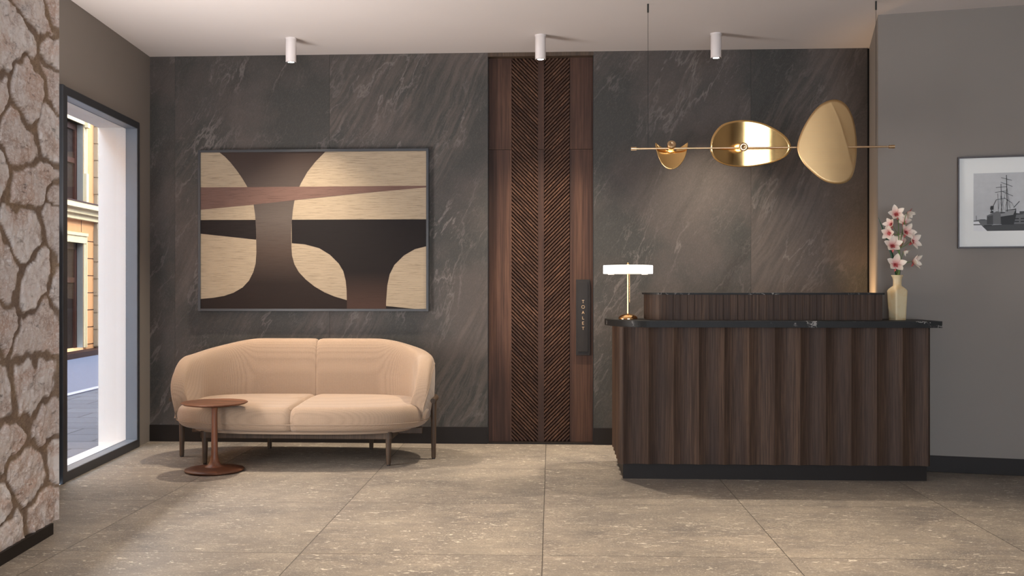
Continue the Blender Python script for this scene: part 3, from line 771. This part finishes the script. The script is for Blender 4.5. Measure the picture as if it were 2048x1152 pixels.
# ------------------------------------------------------------------ sofa
SF = empty('sofa', (-1.587, 7.95, 0), R(-2.8), 'rounded beige fabric two-seat sofa with grey oak legs under the artwork', 'sofa')
def lerp(a, b, t): return a + (b - a) * t
def ss(a, b, x): t = max(0, min(1, (x - a) / (b - a))); return t * t * (3 - 2 * t)
AW, AB, AY, CX = .985, .44, -.02, .46
yend = -.29
def path(n=64):   # right half of the outer plan line, from the centre of the back to the front of the arm
    L = []
    seg = [(0, AB), (CX, AB)]
    for i in range(14): L.append((lerp(0.0, CX, (i / 14) ** 1.0 if i else 0), AB))
    L.insert(1, (.006, AB)); L.insert(2, (.018, AB))
    for i in range(27):
        a = math.pi / 2 * i / 26
        L.append((CX + (AW - CX) * max(0.0, math.sin(a)) ** .9, AY + (AB - AY) * max(0.0, math.cos(a)) ** .9))
    for i in range(1, 21):
        tt = 1 - (1 - i / 20) ** 2
        L.append((AW - .012 * (i / 20) ** 2, lerp(AY, yend, tt)))
    return L
PL = path()
def hgt(x, y):
    h = .90
    h = .905 - .088 * ss(.43, 1.03, x) ** 1.2 - (.028 * ss(.35, .05, y) if x > .5 else 0)
    if y < .12 and x > .6:
        t = min(1, (.12 - y) / (.12 - yend))
        h = .335 + (h - .335) * max(0.0, 1 - max(0.0, t) ** 2.9) ** .5
    return h
def shell_half(sg):
    rows = []
    n = len(PL); base = .33
    for i, (x, y) in enumerate(PL):
        a = PL[max(0, i - 1)]; b = PL[min(n - 1, i + 1)]
        tx, ty = b[0] - a[0], b[1] - a[1]; l = math.hypot(tx, ty) or 1
        nx, ny = ty / l, -tx / l      # inward
        if (-x) * nx + (-.1 - y) * ny < 0: nx, ny = -nx, -ny
        h = hgt(x, y)
        th = lerp(.145, .10, ss(.1, -.28, y))
        seam = 1 - math.exp(-(x / .012)) if i < 18 else 1.0
        infl = lerp(.93, 1.0, seam) if i < 18 else 1.0
        mid = (th * .5, (h + base) / 2)
        sec = []
        N = 34
        for k in range(N):
            an = 2 * math.pi * k / N
            c, s_ = math.cos(an), math.sin(an)
            hx = math.copysign(abs(c) ** .55, c); hz = math.copysign(abs(s_) ** (.5 if s_ > 0 else .4), s_)
            d = mid[0] + th * .5 * hx * infl
            z = mid[1] + (h - base) / 2 * hz * (infl if s_ > 0 else 1)
            # cushion bulge inside, slight lean
            if c > 0: d += .018 * max(0, 1 - ((z - .62) / .3) ** 2)
            d -= (z - .33) * .03
            d += .045 * (1 - ss(.33, .62, z)) * ss(.1, -.2, y)
            sec.append(Vector((sg * (x + nx * d), y + ny * d, z)))
        rows.append(sec)
    mb = MB(); mb.grid(rows, wrap=True)
    for r in (rows[0], rows[-1]):
        mb.add(r, [tuple(range(len(r)))])
    o = mb.build('back_cushion', M_fabric, SF, weld=True)
    mp = MB(); mp.tube([rows[i][14] for i in range(26, len(rows) - 3)], .0038, 6); mp.build('piping', M_pipe, o)
    for p in o.data.polygons: p.use_smooth = True
shell_half(1); shell_half(-1)
def edge_line(sg):
    P = []
    for i, (x, y) in enumerate(PL[24:]):
        h = hgt(x, y); P.append((sg * (x + .004), y - (.0 if y > -.27 else .004), max(.34, h - .05 if y > -.2 else h - .05)))
    return P
# piping
def seat_pt(x_dir, a, phi, zmid=.355, hz=.095):
    pass
def seat_outline(a, n_=2.9):
    c, s_ = math.cos(a), math.sin(a)
    r = (abs(c / .96) ** n_ + abs(s_ / .475) ** n_) ** (-1 / n_)
    return r * c, r * s_ - .045
def seat_half(sg):
    rows = []
    A_ = [(-90 + 180 * k / 72) for k in range(73)]
    prof = []
    for k in range(15):          # from top centre out, down around the edge to the bottom
        prof.append((k / 14 * .90, 1.0))
    for k in range(1, 19):
        an = math.pi / 2 - math.pi * k / 18
        prof.append((.90 + .10 * max(0, math.cos(an)) ** .8, math.copysign(abs(math.sin(an)) ** .9, math.sin(an))))
    prof += [(.6, -1.0), (.0, -1.0)]
    for rho, zz in prof:
        row = []
        for a in A_:
            x, y = seat_outline(R(a)); cy = -.045
            X_ = x * rho; Y_ = cy + (y - cy) * rho
            top_ = .445 + .016 * (1 - rho ** 2) + .012 * ss(-.4, .2, Y_)
            bot = .268
            z = lerp(bot, top_, (zz + 1) / 2)
            g = math.exp(-abs(X_) / .016)
            if zz > -.2: z -= .028 * g
            if y < -.3 and rho > .9: Y_ += .02 * g
            row.append(Vector((sg * (X_ + .0006), Y_, z)))
        rows.append(row)
    mb = MB(); mb.grid(rows)
    o = mb.build('seat_cushion', M_fabric, SF, weld=True)
    for p in o.data.polygons: p.use_smooth = True
seat_half(1); seat_half(-1)
mb = MB()
pp = []
for k in range(-4, 185, 2):
    x, y = seat_outline(R(-k)); pp.append((x * 1.001, -.045 + (y + .045) * 1.001, .322))
mb.tube(pp, .0035, 6)
mb.build('seat_piping', M_pipe, SF)
mb = MB(); mb.prism([(seat_outline(R(k * 5))[0] * .86, -.045 + (seat_outline(R(k * 5))[1] + .045) * .86) for k in range(72)], .245, .272)
mb.build('seat_base', M_pipe, SF, bevel=.008)
# oak frame: beams and wrapped back rail
mb = MB(); mb.box(-.72, .72, -.34, -.30, .195, .25); mb.box(-.72, -.68, -.34, .4, .195, .25); mb.box(.68, .72, -.34, .4, .195, .25); mb.box(-.9, .9, -.02, .02, .195, .245); mb.box(-.72, .72, .36, .40, .195, .25)
mb.build('seat_frame', M_leg, SF, bevel=.006)
mb = MB(); P = []
for sg, rng_ in ((-1, list(range(len(PL) - 14, 0, -1))), (1, list(range(0, len(PL) - 13)))):
    for i in rng_:
        x, y = PL[i]; a = PL[max(0, i - 1)]; b = PL[min(len(PL) - 1, i + 1)]
        tx, ty = b[0] - a[0], b[1] - a[1]; l = math.hypot(tx, ty) or 1; nx, ny = -ty / l, tx / l
        if x * nx + (y + .1) * ny < 0: nx, ny = -nx, -ny
        P.append((sg * (x + nx * .018), y + ny * .018, .465))
mb.tube(P, .019, 10); mb.build('back_rail', M_leg, SF)
def leg(x, y, z1, r0=.023, r1=.017, sx=1.0):
    mb = MB(); q = []
    mb.lathe([(r1 * .8, 0), (r1 * .8, .008)], 20, 1)
    mb.lathe([(r1 * .9, .008), (r1, .014), (lerp(r1, r0, .6), z1 * .5), (r0, z1 - .02), (r0 * .9, z1)], 24, 0, sx=1, sy=1.1)
    o = mb.build('leg', [M_leg, M_dark], SF); o.location = (x, y, 0)
for x, y, z1 in ((-.69, -.32, .25), (.69, -.32, .25), (-.985, -.0, .475), (.985, -.0, .475), (-.42, .44, .465), (.42, .44, .465)): leg(x, y, z1)

# ------------------------------------------------------------------ side table
ST = empty('side_table', (-2.135, 7.37, 0), R(-20), 'small round walnut pedestal table in front of the sofa', 'side table')
def staves(r, z0, z1, prof):
    mb = MB()
    mb.lathe(prof, 64)
    # plank stripes through per-face values
    for k, f in enumerate(mb.f):
        cy = sum(mb.v[i].y for i in f) / len(f); mb.a[k] = math.floor(cy / .085) * .37
    return mb
top_prof = [(0, .478), (.12, .478), (.19, .482), (.222, .490), (.232, .496), (.233, .500), (.228, .502), (.1, .5018), (.05, .5018), (0, .5018)]
mb = MB(); n = 96
def disc(mb, prof, ny=6, r=.233):
    # lathe with a top made of planks
    mb.lathe(prof, 72)
    for k, f in enumerate(mb.f):
        cy = sum(mb.v[i].y for i in f) / len(f); mb.a[k] = math.floor(cy / .09 + .5) * .37
TZ = -.010
def strip_disc(mb, r, z, w=.09):   # flat top cut in plank strips
    y = -r
    k = 0
    edges = [-r] + [q * w - w / 2 for q in range(-6, 8) if -r < q * w - w / 2 < r] + [r]
    for a, b in zip(edges[:-1], edges[1:]):
        pts = []
        N = 16
        for i in range(N + 1):
            yy = lerp(a, b, i / N); pts.append((math.sqrt(max(0, r * r - yy * yy)), yy, z))
        for i in range(N, -1, -1):
            yy = lerp(a, b, i / N); pts.append((-math.sqrt(max(0, r * r - yy * yy)), yy, z))
        mb.add(pts, [tuple(range(len(pts)))], 0, math.floor((a + b) / 2 / w + .5) * .37)
mb.lathe([(0, .474), (.15, .472), (.215, .482), (.231, .490), (.233, .494), (.2305, .4965)], 96, val=.2); mb.f.pop(); mb.m.pop(); mb.a.pop(); mb.sm.pop(); strip_disc(mb, .2305, .4966)
mb.build('table_top', M_table, ST)
mb = MB(); mb.lathe([(.034, .474), (.026, .462), (.0215, .44), (.0205, .4), (.022, .25), (.0245, .12), (.031, .075), (.046, .048), (.07, .035)][::-1], 40)
mb.build('pedestal', M_tstem, ST)
mb = MB(); mb.lathe([(.19, 0), (.203, .006), (.2085, .013), (.206, .018), (.15, .024), (.09, .031), (.07, .035), (0.0, .0352)], 96)
for k, f in enumerate(mb.f):
    cy = sum(mb.v[i].y for i in f) / len(f); mb.a[k] = math.floor(cy / .09 + .5) * .37
mb.build('table_base', M_table, ST)

# ------------------------------------------------------------------ reception desk
DA = R(-2.58)
DK = empty('reception_desk', (.766, 7.086, 0), DA, 'dark oak reception desk with scalloped front and black marble tops', 'reception desk')
mb = MB(); mb.prism([(0, 0), (2.06, 0), (2.06, .39), (1.85, .44), (1.85, .68), (0, .68)], 0, .118); mb.build('plinth', M_black, DK, bevel=.002)
fl = []; vals = []
def flute(p0, p1, nrm, dep, n=10, v=0):
    for i in range(n):
        t = i / n; c = 1 - (2 * t - 1) ** 2
        fl.append((lerp(p0[0], p1[0], t) + nrm[0] * dep * c, lerp(p0[1], p1[1], t) + nrm[1] * dep * c)); vals.append(v)
x = -.035; yb = .72
# left side, going from the back to the front (flutes open outwards: concave)
for i in range(4):
    flute((-.037, yb - i * .178), (-.037, yb - (i + 1) * .178), (1, 0), .016, v=.11 * i + 5)
yf = yb - 4 * .178
for i in range(6):
    a = math.pi / 2 * i / 6; fl.append((-.037 + .037 * (1 - math.cos(a)), yf - .058 * math.sin(a))); vals.append(6.0)
for i in range(12):
    flute((0 + i * .1711, -.05), (0 + (i + 1) * .1711, -.05), (0, 1), .021, v=[.13, .47, .21, .66, .35, .58, .29, .71, .17, .52, .25, .63][i])
fl.append((2.0532, -.05)); vals.append(.9); fl.append((2.075, -.02)); vals.append(.9)
for i in range(2):
    flute((2.075, -.02 + i * .178), (2.075, -.02 + (i + 1) * .178), (-1, 0), .016, v=.2 + .1 * i)
fl += [(2.075, .375), (1.85, .43), (1.85, .72)]; vals += [.5, .5, .5]
mb = MB(); mb.prism(fl, .108, 1.046, 0, .3, sidevals=vals)
mb.build('fluted_body', M_oak, DK)
# marble counter
ct = []
for i in range(25):
    a = math.pi / 2 * i / 24; ct.append((-.108 + .30 * (1 - math.cos(a)), .40 - .50 * math.sin(a)))
ct += [(2.128, -.10), (2.128, .375), (1.855, .44), (1.855, .70), (.0, .70)]
for i in range(1, 12):
    a = math.pi / 2 * i / 11; ct.append((-.02 - .088 * math.sin(a), .70 - .30 * (1 - math.cos(a))))
mb = MB(); mb.prism(ct, 1.0465, 1.091); mb.build('countertop', M_marble, DK, bevel=.003)
# raised transaction counter: reeded wood with slim marble cap
def uo(off, reed=0.0):
    P = []; x0_, x1_, y0_, y1_, r = .180 - off, 1.790 + off, .085 - off, .46 + off, .17 + off
    for i in range(17):
        a = math.pi / 2 * i / 16; P.append((x0_ + r * (1 - math.cos(a)), y0_ + r - r * math.sin(a)))
    P += [(x1_, y0_), (x1_, y1_), (x0_, y1_)]
    return P
def resample(P, step):
    out = []; n = len(P)
    for i in range(n):
        a = Vector(P[i]); b = Vector(P[(i + 1) % n]); L = (b - a).length; m = max(1, round(L / step))
        for k in range(m): out.append(tuple(a.lerp(b, k / m)))
    return out
base_p = resample(uo(0), .0045)
rp_ = []
n = len(base_p)
for i, p in enumerate(base_p):
    a = Vector(base_p[i - 1]); b = Vector(base_p[(i + 1) % n]); t_ = (b - a).normalized(); nn = Vector((-t_.y, t_.x))
    cx, cy = 1.0, .27
    if (cx - p[0]) * nn.x + (cy - p[1]) * nn.y < 0: nn = -nn
    d = .0016 if (i * 7 % 11) in (0, 4, 7) else 0
    rp_.append((p[0] + nn.x * d, p[1] + nn.y * d))
mb = MB(); mb.prism(rp_, 1.0915, 1.268, 0, .4, sidevals=[math.floor(i / 30) * .23 for i in range(n)])
mb.build('raised_counter', M_oak, DK)
mb = MB(); mb.prism(uo(.012), 1.268, 1.281); mb.build('raised_counter_cap', M_marble, DK, bevel=.0015)

# ------------------------------------------------------------------ table lamp on the desk
ZC = 1.091
TL_ = empty('table_lamp', (.836, 7.40, ZC), 0, 'brass table lamp with glowing white drum shade on the desk end', 'lamp')
mb = MB(); mb.lathe([(.069, 0), (.069, .003)] + [(.069 * math.cos(a), .003 + .036 * math.sin(a)) for a in [i * math.pi / 2 / 10 for i in range(11)]][1:], 48)
mb.build('lamp_base', M_lampbrass, TL_)
mb = MB(); mb.tube([(0, 0, .03), (0, 0, .395)], .0075, 16); mb.tube([(.012, .01, .12), (.012, .01, .34)], .002, 8); mb.lathe([(0, .405), (.006, .403), (.009, .396), (.006, .388), (.004, .386)][::-1], 16)
mb.build('lamp_stem', M_lampbrass, TL_)
mb = MB(); mb.lathe([(.168, .326), (.177, .326), (.178, .330), (.178, .382), (.176, .386), (.0, .387)], 64); 
mb.build('lamp_shade', M_shade, TL_)
mb = MB()
for sx in (-.13, .11): mb.lathe([(0, .318), (.022, .318), (.024, .326)], 20, M=Matrix.Translation((sx, -.08, 0)))
mb.lathe([(.01, .3245), (.166, .3245), (.168, .3262)], 48)
mb.build('shade_underside', mat_emit('diffuser_glow', (1, .90, .74), .8), TL_)

# ------------------------------------------------------------------ vase and orchids
VS = empty('vase', (2.69, 7.17, ZC), R(17), 'cream ceramic bottle vase with square body on the right end of the desk', 'vase')
def sq(r, k):   # rounded square ring, k = squareness
    P = []
    for i in range(48):
        a = 2 * math.pi * i / 48; c, s_ = math.cos(a), math.sin(a)
        q = (abs(c) ** k + abs(s_) ** k) ** (-1 / k); P.append((r * q * c, r * q * s_))
    return P
prof = [(.046, 9, 0), (.048, 9, .002), (.0495, 10, .04), (.052, 10, .10), (.0565, 10, .19), (.0575, 9, .203), (.054, 6, .215), (.040, 3.5, .228), (.031, 2, .238), (.029, 2, .25), (.0295, 2, .28), (.034, 2, .296), (.041, 2, .308), (.0425, 2, .312), (.0405, 2, .314), (.035, 2, .308), (.027, 2, .28), (.026, 2, .24)]
rows = [[Vector((x, y, z)) for x, y in sq(r * (.88 if k > 4 else .96), k * (1.5 if k > 8 else 1))] for r, k, z in prof]
mb = MB(); mb.grid(rows, wrap=True); mb.add(rows[0], [tuple(range(48))[::-1]])
def mat_vase():
    t = NT('cream_ceramic'); o = t.obj(); n = t.noise(o, 9, 5, .6, .5)
    c = t.mix(t.ramp(n, [(.45, 0.0), (.7, .7)]), srgb(226, 206, 166), srgb(216, 170, 98))
    return t.fin(c, .38, 0, .4)
mb.build('body', mat_vase(), VS)

OR = empty('orchid_spray', (2.69, 7.17, ZC + .29), 0, 'cream and pink orchid sprays with a green blade leaf standing in the vase', 'flowers')
Oi = OR.location
def op(zx, zy, dy=0.0):   # crop px (7.2x, origin 1750,400)
    w = wpt(1750 + zx / 7.2, 400 + zy / 7.2, 7.17 + dy); return Vector((w.x - Oi[0], w.y - Oi[1], w.z - Oi[2]))
def mat_petal():
    t = NT('petal'); v = t.attr(); o = t.obj(); n = t.noise(o, 60, 3)
    c = t.ramp(v, [(0, srgb(222, 130, 132)), (.22, srgb(240, 196, 182)), (.5, srgb(248, 228, 212)), (1, srgb(250, 240, 222))])
    c = t.mix(t.math('MULTIPLY', n, .15), c, srgb(226, 176, 150))
    return t.fin(c, .6, 0, .2, **{'Subsurface Weight': .1})
M_petal = mat_petal(); M_lip = plain('orchid_lip', srgb(196, 92, 90), .55, var=.3, nscale=90); M_stem = plain('orchid_stem', srgb(96, 122, 60), .5, var=.2, nscale=30)
M_leafg = plain('orchid_leaf', srgb(28, 72, 44), .4, var=.25, nscale=20)
def petal(mb, L, W, curl, M, cup=.25, vo=0.0):
    rows = []; NU, NV = 9, 6
    for i in range(NU):
        u = i / (NU - 1); w = W * max(0.0, math.sin(math.pi * min(1, u * .93 + .05))) ** .75 * (1 - .25 * u) if u < 1 else .0008
        row = []
        for j in range(NV + 1):
            v = j / NV * 2 - 1
            row.append(Vector((v * w, u * L, curl * u * u * L + cup * w * v * v)))
        rows.append(row)
    mb.grid(rows, val=lambda i, j: min(1, i / (NU - 2) + vo), M=M)
def bloom(zx, zy, size, facing, roll, openn=1.0, dy=0.0, vo=0.0, npet=5, spread=None):
    c = op(zx, zy, dy)
    d = Vector(facing).normalized()
    q = d.to_track_quat('Z', 'Y').to_matrix().to_4x4()
    base = Matrix.Translation(c) @ q @ Matrix.Rotation(R(roll), 4, 'Z')
    mb = MB()
    angs = spread or [0, 75, 140, 220, 285]
    for k, a in enumerate(angs[:npet]):
        tilt = (.50 + .6 * (1 - openn)) if k not in (1, 4) else (.42 + .6 * (1 - openn))
        M = base @ Matrix.Rotation(R(a), 4, 'Z') @ Matrix.Translation((0, .003, 0)) @ Matrix.Rotation(tilt, 4, 'X')
        petal(mb, size * random.uniform(.95, 1.12), size * (.36 if k not in (1, 4) else .34), .12, M, .35, vo)
    o = mb.build('bloom', M_petal, OR, solid=.0006)
    ml = MB()
    for a in (-28, 28): petal(ml, size * .42, size * .16, -.3, base @ Matrix.Rotation(R(180 + a), 4, 'Z') @ Matrix.Rotation(.95, 4, 'X'), .8)
    petal(ml, size * .52, size * .2, -.9, base @ Matrix.Rotation(R(180), 4, 'Z') @ Matrix.Rotation(.8, 4, 'X'), .5)
    ml.tube([base @ Vector((0, .004, 0)), base @ Vector((0, .003, size * .22)), base @ Vector((0, -.004, size * .34))], [.003, .0035, .002], 8)
    ml.build('lip', M_lip, o, solid=.0006)
    return c, d
B = []
S_ = .066
B += [bloom(300, 205, S_, (-.25, -1, .25), 15, .8)]
B += [bloom(470, 170, S_ * .85, (.5, -.5, -.6), 160, .35, dy=.01, vo=.2)]
B += [bloom(240, 345, S_ * .85, (-.8, -.6, .1), 20, .6, dy=-.01)]
B += [bloom(430, 320, S_ * .95, (.3, .8, .5), 20, .7, dy=.03, vo=.1)]
B += [bloom(435, 460, S_ * 1.05, (.3, -1, .15), -25, .8, dy=-.01)]
B += [bloom(200, 475, S_ * .95, (-.6, -.9, -.1), 60, .7, dy=-.01)]
B += [bloom(525, 590, S_ * 1.1, (.6, -1, .1), -50, .85)]
B += [bloom(405, 600, S_ * 1.05, (-.2, .9, .2), 10, .7, dy=.03, vo=.2)]
B += [bloom(245, 660, S_ * 1.15, (-.1, -1, .3), 0, .8, dy=-.02)]
B += [bloom(415, 735, S_ * .6, (.7, -.4, -.6), 200, .5, dy=.02, vo=.3)]
B += [bloom(290, 930, S_ * 1.2, (-.1, -1, .25), -8, .8, dy=-.02)]
B += [bloom(535, 885, S_ * 1.1, (.8, -.7, .0), -40, .6)]
mb = MB()
s1 = [op(330, 1100), op(345, 900), op(345, 740), op(340, 500), op(338, 320), op(330, 240)]
s2 = [op(345, 1110, .01), op(365, 900, .02), op(350, 700, .02), op(400, 420, .02), op(440, 230, .02)]
mb.tube(s1, [.0045, .0042, .004, .003, .0025, .002], 8); mb.tube(s2, [.0045, .0042, .004, .003, .002], 8)
for c, d in B:
    t0 = min(s1 + s2, key=lambda q: (q - (c + Vector((0, 0, -.05)))).length)
    mb.tube([t0, t0.lerp(c, .55) - Vector((0, 0, .006)) + d * -.004, c - d * .002], [.0026, .0022, .0022], 6)
mb.build('stem', M_stem, OR)
mb = MB()
for pts, w in (([(320, 1100), (245, 790), (175, 560), (120, 430), (50, 250)], .010), ([(350, 1100), (365, 900), (330, 700)], .006)):
    C = [op(*p, .015) for p in pts]; P = []
    for i in range(13):
        t_ = i / 12 * (len(C) - 1); k = min(int(t_), len(C) - 2); c = C[k].lerp(C[k + 1], t_ - k); ww = w * (1 - (i / 12) ** 3) + .0004
        P.append([c + Vector((-ww, .003, 0)), c, c + Vector((ww, .003, 0))])
    mb.grid(P)
mb.build('leaf', M_leafg, OR, solid=.0012)

# ------------------------------------------------------------------ brass pendant
ROD0 = wpt(1262, 297.5, 7.17); ROD1 = wpt(1789, 293.3, 7.09)
PD = empty('pendant_light', tuple((ROD0 + ROD1) / 2), 0, 'long brass rod pendant with three curved brass petal shades over the desk', 'pendant light')
PC = (ROD0 + ROD1) / 2
def pw(px, py, dy=0.0):
    t_ = (px - 1262) / 527; return wpt(px, py, 7.17 - .08 * t_ + dy) - PC
mb = MB(); mb.tube([ROD0 - PC, ROD1 - PC], .0062, 14); mb.tube([ROD0 - PC, pw(1273, 297.3)], .0125, 18); mb.tube([pw(1778, 293.4), pw(1789, 293.3)], .0125, 18)
mb.build('rod', M_rod, PD)
for px in (1296, 1752):
    a = pw(px, 296); b = Vector((a.x, a.y, CEIL - PC.z))
    mb = MB(); mb.tube([a, b], .0016, 8); mb.tube([b - Vector((0, 0, .06)), b], .006, 12); mb.build('cable', M_dark, PD)
# shades: egg outlines bent round a vertical axis
def egg(points, cx, cy, sc, bend, ctr, sgn, pitchx=0, yaw=0, name='shade', mat=M_brass, twist=0, hollow=.0025, ns=40):
    # points: outline in crop px (3.657x), anticlockwise; filled by scaling rings so the sheet can be bent
    rows = []; NR = 14
    P = []
    m = len(points)
    for i in range(m * 6):     # catmull-rom
        t_ = i / 6; k = int(t_); u = t_ - k
        p0, p1, p2, p3 = [Vector(points[(k + q) % m]) for q in (-1, 0, 1, 2)]
        P.append(.5 * ((2 * p1) + (-p0 + p2) * u + (2 * p0 - 5 * p1 + 4 * p2 - p3) * u * u + (-p0 + 3 * p1 - 3 * p2 + p3) * u ** 3))
    for r in range(NR + 1):
        f = r / NR; row = []
        for p in P:
            u = (p.x - cx) * sc * f; v = -(p.y - cy) * sc * f
            row.append(Vector((u, sgn * bend * u * u, v)))
        rows.append(row)
    M = Matrix.Translation(ctr) @ Matrix.Rotation(yaw, 4, 'Z') @ Matrix.Rotation(pitchx, 4, 'X')
    mb = MB(); mb.grid(rows, wrap=True, M=M)
    return mb.build(name, mat, PD, solid=hollow, weld=True)
sc = 7.13 / F / 3.657
egg([(652, 495), (672, 410), (735, 335), (825, 303), (930, 297), (1040, 320), (1140, 372), (1210, 435), (1236, 505), (1205, 565), (1130, 605), (1035, 628), (920, 641), (800, 632), (715, 603), (668, 555)], 930, 475, sc * 1.0, .75, pw(1240 + 930 / 3.657, 289, .06), -1, R(4), R(-3), 'shade', M_brass)
egg([(1308, 500), (1325, 410), (1372, 310), (1440, 215), (1510, 165), (1585, 148), (1650, 172), (1698, 232), (1728, 320), (1742, 430), (1740, 530), (1722, 640), (1690, 712), (1635, 748), (1560, 754), (1480, 730), (1400, 665), (1338, 590)], 1530, 455, sc * 1.02, .65, pw(1240 + 1530 / 3.657, 284, -.03), 1, R(-3), R(4), 'shade', M_brushed)
egg([(258, 452), (262, 512), (285, 580), (318, 632), (368, 650), (420, 632), (462, 582), (486, 515), (494, 450), (460, 484), (376, 505), (292, 488)], 375, 520, sc, 2.4, pw(1342.5, 306, .03), -1, R(-16), R(0), 'shade', M_brass)
def head(ctr, d):
    mb = MB(); M = Matrix.Translation(ctr) @ Vector(d).normalized().to_track_quat('Z', 'Y').to_matrix().to_4x4()
    mb.lathe([(.026, -.035), (.030, -.032), (.030, .012), (.0285, .014), (.006, .014), (.006, .0125), (0, .0125)], 32, M=M)
    h = mb.build('lamp_head', M_rod, PD)
    ml = MB(); ml.lathe([(0, -.0365), (.022, -.0365), (.022, -.035)], 24, M=M); ml.build('bulb', mat_emit('bulb', (1, .75, .45), 18), h)
head(pw(1487, 294, -.035), (-.1, -1, -.15)); head(pw(1343, 290, -.0), (0, -1, .55)); head(pw(1657, 293, .06), (0, 1, 0))
